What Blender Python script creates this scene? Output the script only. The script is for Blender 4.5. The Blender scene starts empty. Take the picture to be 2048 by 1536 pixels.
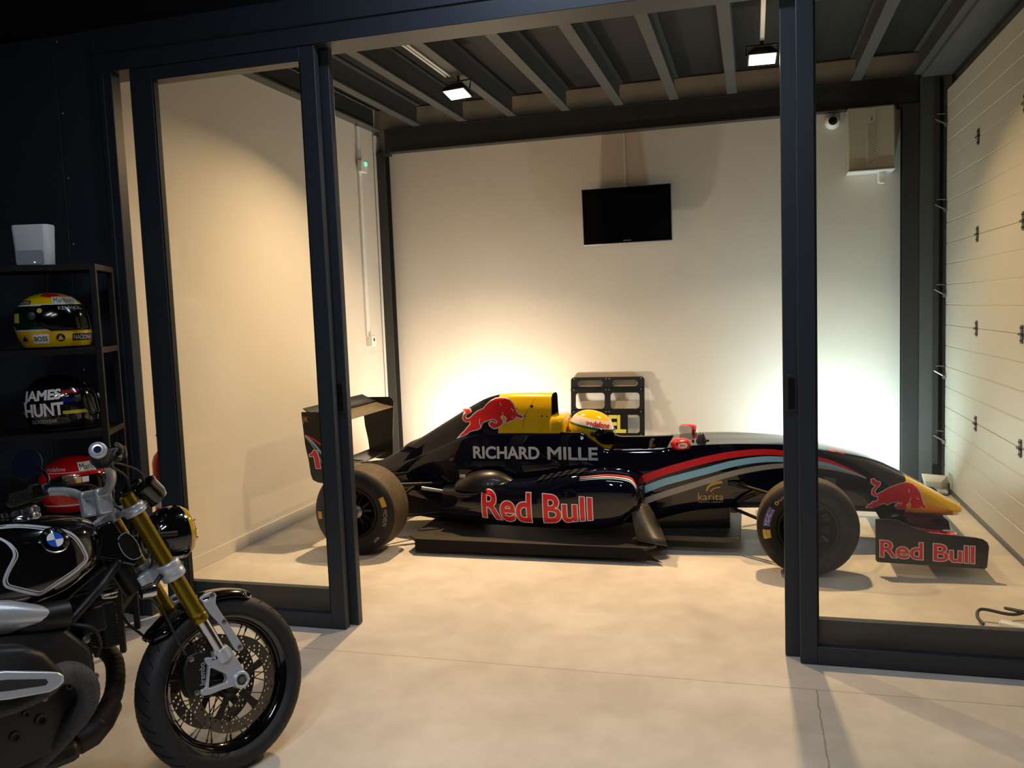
import bpy, bmesh, math, random
from mathutils import Vector, Matrix, Euler
from mathutils.bvhtree import BVHTree
PI = math.pi
random.seed(7)
SC = bpy.context.scene
COL = SC.collection

# ---------------------------------------------------------------- camera
cam_d = bpy.data.cameras.new('camera')
cam_d.sensor_width = 36.0
cam_d.sensor_fit = 'HORIZONTAL'
cam_d.lens = 29.896
cam_d.clip_start = 0.05
cam_o = bpy.data.objects.new('camera', cam_d)
COL.objects.link(cam_o)
def _frame(yaw, pitch, roll):
    cy, sy, cp, sp, cr, sr = math.cos(yaw), math.sin(yaw), math.cos(pitch), math.sin(pitch), math.cos(roll), math.sin(roll)
    fw = Vector((sy*cp, cy*cp, sp)); rt = Vector((cy, -sy, 0)); up = rt.cross(fw)
    return cr*rt + sr*up, cr*up - sr*rt, fw
_r, _u, _f = _frame(-0.278683856, -0.0879720465, -0.0377577013)
m = Matrix.Identity(4)
for i in range(3):
    m[i][0] = _r[i]; m[i][1] = _u[i]; m[i][2] = -_f[i]
m[2][3] = 1.65
cam_o.matrix_world = m
SC.camera = cam_o

# ---------------------------------------------------------------- world, exposure
w = bpy.data.worlds.new('world'); SC.world = w
w.use_nodes = True
w.node_tree.nodes['Background'].inputs[0].default_value = (0.35, 0.5, 0.9, 1)
w.node_tree.nodes['Background'].inputs[1].default_value = 0.06
SC.view_settings.view_transform = 'Standard'
SC.view_settings.look = 'None'
SC.view_settings.gamma = 1.0
SC.view_settings.use_curve_mapping = False
SC.view_settings.exposure = 0.0

def light(name, kind, loc, energy, color, target=None, **kw):
    d = bpy.data.lights.new(name, kind)
    d.energy = energy; d.color = color
    for k, v in kw.items(): setattr(d, k, v)
    o = bpy.data.objects.new(name, d); COL.objects.link(o)
    o.location = loc
    if target is not None:
        o.rotation_euler = (Vector(target) - Vector(loc)).to_track_quat('-Z', 'Y').to_euler()
    return o
def on(k): return True
# two halogen floodlights under the showroom ceiling (their fittings are built below)
FLOOD = (1.0, 0.675, 0.36)
light('flood_light_a', 'AREA', (-2.17, 6.33, 3.28), 72, FLOOD, (-2.35, 5.5, 0.6), shape='RECTANGLE', size=0.10, size_y=0.06, spread=math.radians(134))
light('flood_light_b', 'AREA', (0.08, 6.31, 3.28), 55, FLOOD, (0.13, 5.5, 0.6), shape='RECTANGLE', size=0.10, size_y=0.06, spread=math.radians(134))
# two small floor lamps behind the car washing the back wall
light('wall_wash_a', 'AREA', (-2.45, 7.36, 0.16), 45, (1.0, 0.85, 0.66), (-2.45, 8.0, 0.95), shape='RECTANGLE', size=0.18, size_y=0.1)
light('wall_wash_b', 'AREA', (0.66, 7.36, 0.16), 31, (0.72, 0.98, 1.0), (0.66, 8.0, 0.95), shape='RECTANGLE', size=0.18, size_y=0.1)
# cool tube lamps of the front room, behind and above the camera
COOL = (0.72, 0.84, 1.0)
light('tube_light_a', 'AREA', (-1.35, 0.1, 3.55), 31, (0.86, 0.93, 1.0), (-1.35, 0.1, 0), shape='RECTANGLE', size=0.10, size_y=1.3)
light('tube_light_b', 'AREA', (-0.55, 0.1, 3.55), 31, (0.86, 0.93, 1.0), (-0.55, 0.1, 0), shape='RECTANGLE', size=0.10, size_y=1.3)
light('tube_light_c', 'AREA', (-0.75, 3.32, 3.68), 23, COOL, (-0.75, 3.40, 0), shape='RECTANGLE', size=1.2, size_y=0.10)
# ---------------------------------------------------------------- helpers
def lin(c):
    if isinstance(c, str):
        c = [int(c[i:i+2], 16)/255 for i in (0, 2, 4)]
    return tuple((x/12.92 if x <= 0.04045 else ((x+0.055)/1.055)**2.4) for x in c[:3]) + (1,)
MATS = {}
def mat(name, col, rough=0.5, metal=0.0, coat=0.0, spec=0.5, noise=0.0, nscale=20, bump=0.0, bscale=60, emit=None, estr=0, coat_rough=0.03):
    m = bpy.data.materials.new(name); m.use_nodes = True
    nt = m.node_tree; b = nt.nodes['Principled BSDF']
    c = lin(col)
    b.inputs['Base Color'].default_value = c
    b.inputs['Roughness'].default_value = rough
    b.inputs['Metallic'].default_value = metal
    b.inputs['Coat Weight'].default_value = coat
    b.inputs['Coat Roughness'].default_value = coat_rough
    b.inputs['Specular IOR Level'].default_value = spec
    if noise or bump:
        tc = nt.nodes.new('ShaderNodeTexCoord')
    if noise:
        n = nt.nodes.new('ShaderNodeTexNoise'); n.inputs['Scale'].default_value = nscale; n.inputs['Detail'].default_value = 5
        nt.links.new(tc.outputs['Object'], n.inputs['Vector'])
        r = nt.nodes.new('ShaderNodeValToRGB')
        r.color_ramp.elements[0].position = 0.3; r.color_ramp.elements[1].position = 0.7
        r.color_ramp.elements[0].color = tuple(x*(1-noise) for x in c[:3]) + (1,)
        r.color_ramp.elements[1].color = tuple(min(1, x*(1+noise)) for x in c[:3]) + (1,)
        nt.links.new(n.outputs['Fac'], r.inputs['Fac']); nt.links.new(r.outputs['Color'], b.inputs['Base Color'])
    if bump:
        n = nt.nodes.new('ShaderNodeTexNoise'); n.inputs['Scale'].default_value = bscale; n.inputs['Detail'].default_value = 3
        nt.links.new(tc.outputs['Object'], n.inputs['Vector'])
        bp = nt.nodes.new('ShaderNodeBump'); bp.inputs['Strength'].default_value = bump; bp.inputs['Distance'].default_value = 0.004
        nt.links.new(n.outputs['Fac'], bp.inputs['Height']); nt.links.new(bp.outputs['Normal'], b.inputs['Normal'])
    if emit:
        b.inputs['Emission Color'].default_value = lin(emit); b.inputs['Emission Strength'].default_value = estr
    MATS[name] = m
    return m
def bands(name, stops, rough=0.15, coat=0.8, axis=2):
    """paint in bands along one object axis; stops = [(pos, colour)], positions in metres"""
    m = mat(name, 'ffffff', rough, coat=coat); nt = m.node_tree; b = nt.nodes['Principled BSDF']
    tc = nt.nodes.new('ShaderNodeTexCoord'); sp = nt.nodes.new('ShaderNodeSeparateXYZ')
    nt.links.new(tc.outputs['Object'], sp.inputs[0])
    lo, hi = -0.25, 0.25
    mr = nt.nodes.new('ShaderNodeMapRange'); mr.inputs[1].default_value = lo; mr.inputs[2].default_value = hi
    nt.links.new(sp.outputs[axis], mr.inputs[0])
    r = nt.nodes.new('ShaderNodeValToRGB'); r.color_ramp.interpolation = 'CONSTANT'
    el = r.color_ramp.elements
    el[0].position = 0; el[0].color = lin(stops[0][1])
    while len(el) > 1: el.remove(el[-1])
    for p, c in stops[1:]:
        e = el.new((p-lo)/(hi-lo)); e.color = lin(c)
    nt.links.new(mr.outputs[0], r.inputs[0]); nt.links.new(r.outputs[0], b.inputs['Base Color'])
    return m

class MB:
    def __init__(s): s.v = []; s.f = []; s.m = []
    def add(s, vs, fs, mi=0):
        o = len(s.v); s.v += [Vector(v) for v in vs]
        for f in fs: s.f.append(tuple(i+o for i in f)); s.m.append(mi)
        return s
    def bx(s, x0, x1, y0, y1, z0, z1, mi=0):
        v = [(x, y, z) for x in (x0, x1) for y in (y0, y1) for z in (z0, z1)]
        return s.add(v, [(0,1,3,2),(4,6,7,5),(0,4,5,1),(2,3,7,6),(0,2,6,4),(1,5,7,3)], mi)
    def box(s, c, d, rot=None, mi=0):
        R = rot if rot is not None else Matrix.Identity(3)
        v = [Vector(c) + R @ Vector((x*d[0]/2, y*d[1]/2, z*d[2]/2)) for x in (-1,1) for y in (-1,1) for z in (-1,1)]
        return s.add(v, [(0,1,3,2),(4,6,7,5),(0,4,5,1),(2,3,7,6),(0,2,6,4),(1,5,7,3)], mi)
    def rings(s, rings, closed=True, caps=True, mi=0):
        n = len(rings[0]); vs = [p for r in rings for p in r]; fs = []
        for i in range(len(rings)-1):
            for j in range(n if closed else n-1):
                k = (j+1) % n
                fs.append((i*n+j, i*n+k, (i+1)*n+k, (i+1)*n+j))
        if caps and closed:
            fs.append(tuple(range(n-1, -1, -1))); b = (len(rings)-1)*n
            fs.append(tuple(range(b, b+n)))
        return s.add(vs, fs, mi)
    def tube(s, pts, r, n=12, mi=0, caps=True):
        pts = [Vector(p) for p in pts]; m = len(pts)
        rr = r if isinstance(r, (list, tuple)) else [r]*m
        t0 = (pts[1]-pts[0]).normalized()
        a = t0.orthogonal().normalized(); rg = []
        for i, p in enumerate(pts):
            t = (pts[min(i+1, m-1)]-pts[max(i-1, 0)]).normalized()
            a = (a - t*a.dot(t)).normalized(); b = t.cross(a)
            rg.append([p + (a*math.cos(q)+b*math.sin(q))*rr[i] for q in [2*PI*k/n for k in range(n)]])
        return s.rings(rg, True, caps, mi)
    def lathe(s, prof, c=(0,0,0), axis=(0,1,0), n=48, mi=0, caps=True):
        ax = Vector(axis).normalized(); a = ax.orthogonal().normalized(); b = ax.cross(a); c = Vector(c)
        rg = [[c + ax*h + (a*math.cos(q)+b*math.sin(q))*max(r, 1e-4) for q in [2*PI*k/n for k in range(n)]] for r, h in prof]
        return s.rings(rg, True, caps, mi)
    def prism(s, poly, O, U, V, d, mi=0):
        """poly (u,v) extruded from plane O by d along U x V"""
        O, U, V = Vector(O), Vector(U), Vector(V); W = U.cross(V).normalized(); n = len(poly)
        a = [O+U*p[0]+V*p[1] for p in poly]; b = [p+W*d for p in a]
        fs = [tuple(range(n-1,-1,-1)), tuple(range(n, 2*n))] + [(i,(i+1)%n,(i+1)%n+n,i+n) for i in range(n)]
        return s.add(a+b, fs, mi)
    def flat(s, geo, O, U, V, d=0.0, mi=0):
        """2-D geometry (verts, faces) laid on a plane"""
        O, U, V = Vector(O), Vector(U), Vector(V)
        return s.add([O+U*p[0]+V*p[1] for p in geo[0]], geo[1], mi)
    def build(s, name, mats, parent=None, smooth=True, bevel=0, seg=2, sharp=38, sub=0, local=False, solid=0):
        me = bpy.data.meshes.new(name)
        off = Vector((0,0,0))
        if parent is not None and not local:
            p = parent
            while p is not None: off += p.location; p = p.parent
        me.from_pydata([v-off for v in s.v], [], s.f)
        if not isinstance(mats, (list, tuple)): mats = [mats]
        for m in mats: me.materials.append(MATS[m] if isinstance(m, str) else m)
        for p, i in zip(me.polygons, s.m): p.material_index = i
        bm = bmesh.new(); bm.from_mesh(me)
        bmesh.ops.remove_doubles(bm, verts=bm.verts, dist=1e-5)
        bmesh.ops.recalc_face_normals(bm, faces=bm.faces)
        bm.to_mesh(me); bm.free()
        if smooth:
            for p in me.polygons: p.use_smooth = True
            me.set_sharp_from_angle(angle=math.radians(sharp))
        o = bpy.data.objects.new(name, me); COL.objects.link(o)
        if parent is not None: o.parent = parent
        if bevel:
            md = o.modifiers.new('bevel', 'BEVEL'); md.width = bevel; md.segments = seg; md.limit_method = 'ANGLE'; md.angle_limit = math.radians(40)
        if sub:
            md = o.modifiers.new('sub', 'SUBSURF'); md.levels = sub; md.render_levels = sub
        if solid:
            md = o.modifiers.new('solid', 'SOLIDIFY'); md.thickness = solid; md.offset = 0
        return o
    def bvh(s): return BVHTree.FromPolygons([tuple(v) for v in s.v], s.f)

def tag(o, label, cat, group=None, kind=None):
    o['label'] = label; o['category'] = cat
    if group: o['group'] = group
    if kind: o['kind'] = kind
    return o
def empty(name, loc, label, cat, group=None, kind=None, rot=(0,0,0), scale=1):
    o = bpy.data.objects.new(name, None); COL.objects.link(o)
    o.empty_display_size = 0.1
    o.location = loc; o.rotation_euler = rot; o.scale = (scale,)*3
    return tag(o, label, cat, group, kind)
def copy_tree(o, parent=None):
    c = o.copy(); COL.objects.link(c)
    if parent is not None: c.parent = parent
    for ch in list(o.children): copy_tree(ch, c)
    return c

def cr(pts, n=6, closed=False):
    """Catmull-Rom through tuples of any size"""
    P = [tuple(p) for p in pts]; out = []; m = len(P)
    for i in range(m if closed else m-1):
        if closed: p0, p1, p2, p3 = P[i-1], P[i], P[(i+1)%m], P[(i+2)%m]
        else: p0, p1, p2, p3 = P[max(i-1,0)], P[i], P[i+1], P[min(i+2,m-1)]
        for k in range(n):
            t = k/n
            out.append(tuple(0.5*(2*b+(c-a)*t+(2*a-5*b+4*c-d)*t*t+(3*b-a-3*c+d)*t**3) for a,b,c,d in zip(p0,p1,p2,p3)))
    if not closed: out.append(P[-1])
    return out
def lerp_table(xs, ys, x):
    if x <= xs[0]: return ys[0]
    for i in range(len(xs)-1):
        if x <= xs[i+1]:
            t = (x-xs[i])/(xs[i+1]-xs[i]); return ys[i]*(1-t)+ys[i+1]*t
    return ys[-1]
def mono(xs, ys, x):
    """monotone cubic interpolation"""
    n = len(xs); d = [(ys[i+1]-ys[i])/(xs[i+1]-xs[i]) for i in range(n-1)]
    mm = [d[0]]+[0 if d[i-1]*d[i] <= 0 else 2*d[i-1]*d[i]/(d[i-1]+d[i]) for i in range(1,n-1)]+[d[-1]]
    if x <= xs[0]: return ys[0]
    for i in range(n-1):
        if x <= xs[i+1]:
            h = xs[i+1]-xs[i]; t = (x-xs[i])/h
            return ys[i]*(2*t**3-3*t*t+1)+h*mm[i]*(t**3-2*t*t+t)+ys[i+1]*(3*t*t-2*t**3)+h*mm[i+1]*(t**3-t*t)
    return ys[-1]

def _eval(cu):
    o = bpy.data.objects.new('tmp', cu); COL.objects.link(o)
    bpy.context.view_layer.update()
    me = bpy.data.meshes.new_from_object(o.evaluated_get(bpy.context.evaluated_depsgraph_get()))
    vs = [(v.co.x, v.co.y) for v in me.vertices]; fs = [tuple(p.vertices) for p in me.polygons]
    bpy.data.objects.remove(o); bpy.data.meshes.remove(me)
    return vs, fs
def text_geo(s, w, h=None, bold=0.0, outline=None, shear=0.0, space=1.0):
    """filled lettering w wide (and h tall), lower left at 0,0; with outline also returns thin bands along its contour"""
    cu = bpy.data.curves.new('t', 'FONT'); cu.body = s; cu.shear = shear; cu.space_character = space
    cu.offset = min(bold, .030) if not set(s) & set('MKWNAmwkv') else 0
    cu.resolution_u = 5; cu.fill_mode = 'FRONT'
    g = _eval(cu); bpy.data.curves.remove(cu)
    x0 = min(v[0] for v in g[0]); x1 = max(v[0] for v in g[0]); y0 = min(v[1] for v in g[0]); y1 = max(v[1] for v in g[0])
    kx = w/(x1-x0); ky = kx if h is None else h/(y1-y0)
    g = ([((v[0]-x0)*kx, (v[1]-y0)*ky) for v in g[0]], g[1])
    if outline is None: return g
    return g, contour(g, outline)
def poly_geo(polys, offset=0.0):
    """filled 2-D outline(s), inner loops become holes"""
    cu = bpy.data.curves.new('p', 'CURVE'); cu.dimensions = '2D'; cu.fill_mode = 'FRONT'; cu.offset = offset
    for p in polys:
        sp = cu.splines.new('POLY'); sp.points.add(len(p)-1); sp.use_cyclic_u = True
        for q, v in zip(sp.points, p): q.co = (v[0], v[1], 0, 1)
    g = _eval(cu); bpy.data.curves.remove(cu); return g
def ribbon(pts, w, closed=False):
    """flat band along a 2-D path; w a number or a list of widths"""
    n = len(pts); ww = w if isinstance(w, (list, tuple)) else [w]*n
    P = [Vector((p[0], p[1])) for p in pts]; a = []; b = []
    for i in range(n):
        q0 = P[i-1] if (closed or i > 0) else None; q1 = P[(i+1)%n] if (closed or i < n-1) else None
        d0 = (P[i]-q0).normalized() if q0 is not None else None; d1 = (q1-P[i]).normalized() if q1 is not None else None
        d0 = d1 if d0 is None else d0; d1 = d0 if d1 is None else d1
        t = d0+d1
        t = t.normalized() if t.length > 1e-4 else Vector((-d0.y, d0.x))
        k = min(1/max(.3, t.dot(d1)), 1.6)
        nn = Vector((-t.y, t.x))*k
        a.append(tuple(P[i]+nn*ww[i]/2)); b.append(tuple(P[i]-nn*ww[i]/2))
    fs = [(i,(i+1)%n,(i+1)%n+n,i+n) for i in range(n if closed else n-1)]
    return a+b, fs
def contour(geo, w):
    """thin closed bands along every outline of a filled shape"""
    cnt = {}
    key = {}; vs = geo[0]; ids = []
    for v in vs:
        k = (round(v[0], 6), round(v[1], 6)); ids.append(key.setdefault(k, len(key)))
    pts = [None]*len(key)
    for k, i in key.items(): pts[i] = k
    for f in geo[1]:
        f = [ids[i] for i in f]
        for a, c in zip(f, f[1:]+f[:1]):
            if a != c: cnt[(min(a,c),max(a,c))] = cnt.get((min(a,c),max(a,c)), 0)+1
    nb = {}
    for (a, c), n in cnt.items():
        if n == 1: nb.setdefault(a, []).append(c); nb.setdefault(c, []).append(a)
    seen = set(); V = []; F = []
    for s in nb:
        if s in seen: continue
        loop = [s]; seen.add(s); cur = s
        while True:
            nx = [i for i in nb[cur] if i not in seen]
            if not nx: break
            cur = nx[0]; seen.add(cur); loop.append(cur)
        if len(loop) < 3: continue
        g = ribbon([pts[i] for i in loop], w, True); o = len(V); V += g[0]; F += [tuple(i+o for i in f) for f in g[1]]
    return V, F
def cut(geo, cell):
    bm = bmesh.new()
    vs = [bm.verts.new((v[0], v[1], 0)) for v in geo[0]]
    for f in geo[1]:
        try: bm.faces.new([vs[i] for i in f])
        except ValueError: pass
    for ax in (0, 1):
        lo = min(v[ax] for v in geo[0]); hi = max(v[ax] for v in geo[0])
        k = math.floor(lo/cell)+1
        while k*cell < hi:
            co = Vector((0,0,0)); co[ax] = k*cell; no = Vector((0,0,0)); no[ax] = 1
            bmesh.ops.bisect_plane(bm, geom=bm.verts[:]+bm.edges[:]+bm.faces[:], plane_co=co, plane_no=no)
            k += 1
    bm.verts.index_update()
    g = [(v.co.x, v.co.y) for v in bm.verts], [tuple(v.index for v in f.verts) for f in bm.faces]
    bm.free(); return g
def decal(name, geo, fmap, bvh, off, mats, parent, cell=0.05, local=False):
    """lettering or stripe wrapped onto a surface: fmap(u,v) -> (origin, direction)"""
    g = cut(geo, cell) if cell else geo
    out = []; last = None; miss = []
    for i, (u, v) in enumerate(g[0]):
        o, d = fmap(u, v); o = Vector(o); d = Vector(d).normalized()
        hit = bvh.ray_cast(o, d)
        if hit[0] is None:
            miss.append(i); out.append((o, d)); continue
        out.append(hit[0] - d*off); last = (hit[0]-o).length
    avg = last or 0
    hits = [(g[0][i], out[i]) for i in range(len(out)) if i not in set(miss)]
    for i in miss:
        o, d = out[i]
        if hits:
            near = min(hits, key=lambda h: (h[0][0]-g[0][i][0])**2+(h[0][1]-g[0][i][1])**2)
            dd = (near[1]-Vector(fmap(*near[0])[0])).dot(d)
            out[i] = o + d*dd
        else: out[i] = o + d*avg
    b = MB(); b.add(out, g[1])
    return b.build(name, mats, parent, smooth=True, sharp=80, local=local)
def rrect(x0, x1, y0, y1, r, n=5):
    out = []
    for cx, cy, a in ((x1-r,y1-r,0),(x0+r,y1-r,PI/2),(x0+r,y0+r,PI),(x1-r,y0+r,1.5*PI)):
        out += [(cx+r*math.cos(a+PI/2*k/n), cy+r*math.sin(a+PI/2*k/n)) for k in range(n+1)]
    return out
def circ(cx, cy, r, n=24):
    return [(cx+r*math.cos(2*PI*k/n), cy+r*math.sin(2*PI*k/n)) for k in range(n)]
def plate(mb, polys, O, U, V, d, mi=0):
    """solid plate with holes: outline + holes, thickness d along U x V"""
    g = poly_geo(polys); O, U, V = Vector(O), Vector(U), Vector(V); W = U.cross(V).normalized()
    mb.flat(g, O, U, V, mi=mi); mb.flat(g, O+W*d, U, V, mi=mi)
    for p in polys:
        n = len(p); a = [O+U*q[0]+V*q[1] for q in p]; b = [q+W*d for q in a]
        mb.add(a+b, [(i,(i+1)%n,(i+1)%n+n,i+n) for i in range(n)], mi)
    return mb
# ---------------------------------------------------------------- materials of the room
mat('plaster', 'd4cfc7', 0.85, noise=0.03, nscale=1.5, bump=0.05, bscale=120)
mat('garage_white', 'bfbbae', 0.38, spec=0.4)
mat('steel_dark', '2b2c2d', 0.45, noise=0.08, nscale=8)
mat('steel_grey', '494b4c', 0.5, noise=0.06, nscale=6)
mat('deck', '1b1b1c', 0.6, noise=0.1, nscale=3)
mat('frame_navy', '2e343d', 0.42, spec=0.4)
mat('panel_navy', '323843', 0.5, spec=0.4)
mat('black_room', '0a0a0c', 0.8)
mat('room_grey', '4a4c50', 0.8)
mat('rubber_seal', '0c0c0d', 0.7)
mat('white_plastic', 'e4e6e6', 0.35)
mat('cabinet', 'b5b0a0', 0.5)
mat('chrome', 'd8d8da', 0.12, metal=1)
mat('steel_zinc', '8b8d8f', 0.35, metal=0.9)
mat('black_plastic', '101012', 0.4)
mat('black_matte', '0c0c0d', 0.65, spec=0.2)
mat('screen', '020203', 0.12)
mat('silver_trim', 'a9abad', 0.35, metal=0.6)
mat('lamp_glow', 'ffffff', 0.5, emit='ffdca0', estr=28)
mat('lamp_glass', 'dfe3e6', 0.1)
mat('led_green', '103018', 0.4, emit='40ffa0', estr=3)
mat('led_white', 'ffffff', 0.4, emit='ffffff', estr=2)
mat('cable_black', '15140f', 0.55)
mat('red_paint', 'b01018', 0.3, coat=0.4)

def floor_mat():
    m = mat('concrete', 'b9b0a4', 0.36, spec=0.35); nt = m.node_tree; b = nt.nodes['Principled BSDF']; L = nt.links.new
    tc = nt.nodes.new('ShaderNodeTexCoord')
    def noise(sc, det=4, rough=0.55):
        n = nt.nodes.new('ShaderNodeTexNoise'); n.inputs['Scale'].default_value = sc; n.inputs['Detail'].default_value = det; n.inputs['Roughness'].default_value = rough
        L(tc.outputs['Object'], n.inputs['Vector']); return n
    n1 = noise(1.3); n2 = noise(7)
    r = nt.nodes.new('ShaderNodeValToRGB'); r.color_ramp.elements[0].position = 0.32; r.color_ramp.elements[1].position = 0.68
    r.color_ramp.elements[0].color = lin('c6beb1'); r.color_ramp.elements[1].color = lin('e4ddd1')
    L(n1.outputs['Fac'], r.inputs['Fac'])
    r2 = nt.nodes.new('ShaderNodeValToRGB'); r2.color_ramp.elements[0].position = 0.3; r2.color_ramp.elements[1].position = 0.7
    r2.color_ramp.elements[0].color = (0.88,0.88,0.88,1); r2.color_ramp.elements[1].color = (1,1,1,1)
    L(n2.outputs['Fac'], r2.inputs['Fac'])
    mx = nt.nodes.new('ShaderNodeMix'); mx.data_type = 'RGBA'; mx.blend_type = 'MULTIPLY'; mx.inputs[0].default_value = 1
    L(r.outputs['Color'], mx.inputs[6]); L(r2.outputs['Color'], mx.inputs[7])
    # saw cuts with ragged edges
    sp = nt.nodes.new('ShaderNodeSeparateXYZ'); L(tc.outputs['Object'], sp.inputs[0])
    wob = noise(9, 6, 0.7)
    def M(op, a, c=None, clamp=False):
        n = nt.nodes.new('ShaderNodeMath'); n.operation = op; n.use_clamp = clamp
        for i, x in enumerate((a, c)):
            if x is None: continue
            if isinstance(x, (int, float)): n.inputs[i].default_value = x
            else: L(x, n.inputs[i])
        return n.outputs[0]
    wv = M('MULTIPLY', M('SUBTRACT', wob.outputs['Fac'], 0.5), 0.012)
    dy = M('ABSOLUTE', M('SUBTRACT', M('ADD', sp.outputs[1], wv), 3.667))
    dx = M('ABSOLUTE', M('SUBTRACT', M('ADD', sp.outputs[0], M('MULTIPLY', wv, 2.5)), 0.236))
    ly = M('LESS_THAN', dy, 0.0028)
    lx = M('MULTIPLY', M('LESS_THAN', dx, 0.003), M('LESS_THAN', sp.outputs[1], 3.667))
    crk = M('MULTIPLY', M('MAXIMUM', ly, lx), 0.45)
    mx2 = nt.nodes.new('ShaderNodeMix'); mx2.data_type = 'RGBA'
    L(crk, mx2.inputs[0]); L(mx.outputs[2], mx2.inputs[6]); mx2.inputs[7].default_value = lin('4a4238')
    L(mx2.outputs[2], b.inputs['Base Color'])
    rr = nt.nodes.new('ShaderNodeMapRange'); rr.inputs[3].default_value = 0.42; rr.inputs[4].default_value = 0.6
    L(n2.outputs['Fac'], rr.inputs[0]); L(rr.outputs[0], b.inputs['Roughness'])
    return m
floor_mat()
def glass_mat():
    m = bpy.data.materials.new('glass_pane'); m.use_nodes = True; nt = m.node_tree; nt.nodes.clear(); L = nt.links.new
    out = nt.nodes.new('ShaderNodeOutputMaterial'); mx = nt.nodes.new('ShaderNodeMixShader')
    tr = nt.nodes.new('ShaderNodeBsdfTransparent'); tr.inputs[0].default_value = (0.995, 1, 0.995, 1)
    gl = nt.nodes.new('ShaderNodeBsdfGlossy'); gl.inputs['Roughness'].default_value = 0.01
    fr = nt.nodes.new('ShaderNodeFresnel'); ge = nt.nodes.new('ShaderNodeNewGeometry')
    ior = nt.nodes.new('ShaderNodeMapRange'); ior.inputs[3].default_value = 1.36; ior.inputs[4].default_value = 1/1.36
    L(ge.outputs['Backfacing'], ior.inputs[0]); L(ior.outputs[0], fr.inputs[0])
    L(fr.outputs[0], mx.inputs[0]); L(tr.outputs[0], mx.inputs[1]); L(gl.outputs[0], mx.inputs[2]); L(mx.outputs[0], out.inputs[0])
    MATS['glass_pane'] = m
glass_mat()

def struct(name, mb, m, label, cat, **kw):
    return tag(mb.build(name, m, **kw), label, cat, kind='structure')

# ---------------------------------------------------------------- shell
XL, XR, YF, YB = -3.585, 1.545, 3.92, 8.0
fl = MB(); fl.bx(-5.2, 3.6, -4.0, 8.1, -0.12, 0)
struct('floor', fl, 'concrete', 'polished beige concrete floor with a thin saw cut joint', 'floor', smooth=False)
b = MB(); b.bx(-3.75, 1.75, 3.98, 8.12, 3.66, 3.74)
struct('ceiling', b, 'deck', 'dark grey deck above the joists of the showroom', 'ceiling', smooth=False)
b = MB(); b.bx(XL, 1.75, YB, YB+0.12, 0, 3.66)
struct('wall_back', b, 'plaster', 'white plaster wall behind the racing car', 'wall', smooth=False)
b = MB(); b.bx(XL-0.12, XL, 4.0, YB+0.12, 0, 3.66)
struct('wall_left', b, 'plaster', 'white plaster side wall seen through the left glass door', 'wall', smooth=False)
b = MB(); b.bx(XL, XL+0.014, 4.05, 7.86, 0, 0.09)
struct('baseboard_left', b, 'plaster', 'low white skirting along the left showroom wall', 'baseboard', bevel=0.003)
b = MB(); b.bx(XR+0.07, XR+0.19, 3.98, YB, 0, 3.66)
struct('wall_right', b, 'steel_grey', 'grey wall panel carrying the sectional garage door', 'wall', smooth=False)
# front room: navy panel wall left of the frame, wall above the header, dark ceiling
b = MB()
for x0, x1 in ((-5.2, -3.652), (-3.648, -3.404)): b.bx(x0, x1, 3.935, 3.985, 0, 3.222)
o = struct('wall_front', b, 'panel_navy', 'dark navy wall panels left of the sliding door frame', 'wall', bevel=0.002)
b = MB()
for z in (0.35, 0.7, 1.05, 1.4, 1.75, 2.10, 2.46, 2.81, 3.19): b.lathe([(0.0,0),(0.006,0),(0.004,-0.003),(0,-0.003)], (-3.64+0.012, 3.935, z), (0,1,0), 10)
b.build('screw_heads', 'silver_trim', o)
b = MB(); b.bx(-5.2, 3.6, 3.99, 4.09, 3.225, 4.2); b.bx(1.6, 3.6, 3.94, 3.99, 0, 4.2); b.bx(-5.2, -3.705, 3.99, 4.06, 0, 3.225)
struct('wall_above', b, 'black_room', 'black wall above the sliding door header', 'wall', smooth=False)
b = MB(); b.bx(-5.3, 3.7, -4.1, 4.0, 4.2, 4.3)
struct('ceiling_front', b, 'black_room', 'black ceiling of the front room', 'ceiling', smooth=False)
b = MB(); b.bx(-5.3, -5.2, -4.1, 4.0, 0, 4.2)
struct('wall_side', b, 'black_room', 'black side wall of the front room', 'wall', smooth=False)
b = MB(); b.bx(-5.3, 3.7, -4.2, -4.0, 0, 4.2)
struct('wall_rear', b, 'room_grey', 'grey wall behind the camera', 'wall', smooth=False)
b = MB(); b.bx(3.6, 3.7, -4.1, 4.0, 0, 4.2)
struct('wall_far', b, 'room_grey', 'grey wall on the right of the front room', 'wall', smooth=False)

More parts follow.
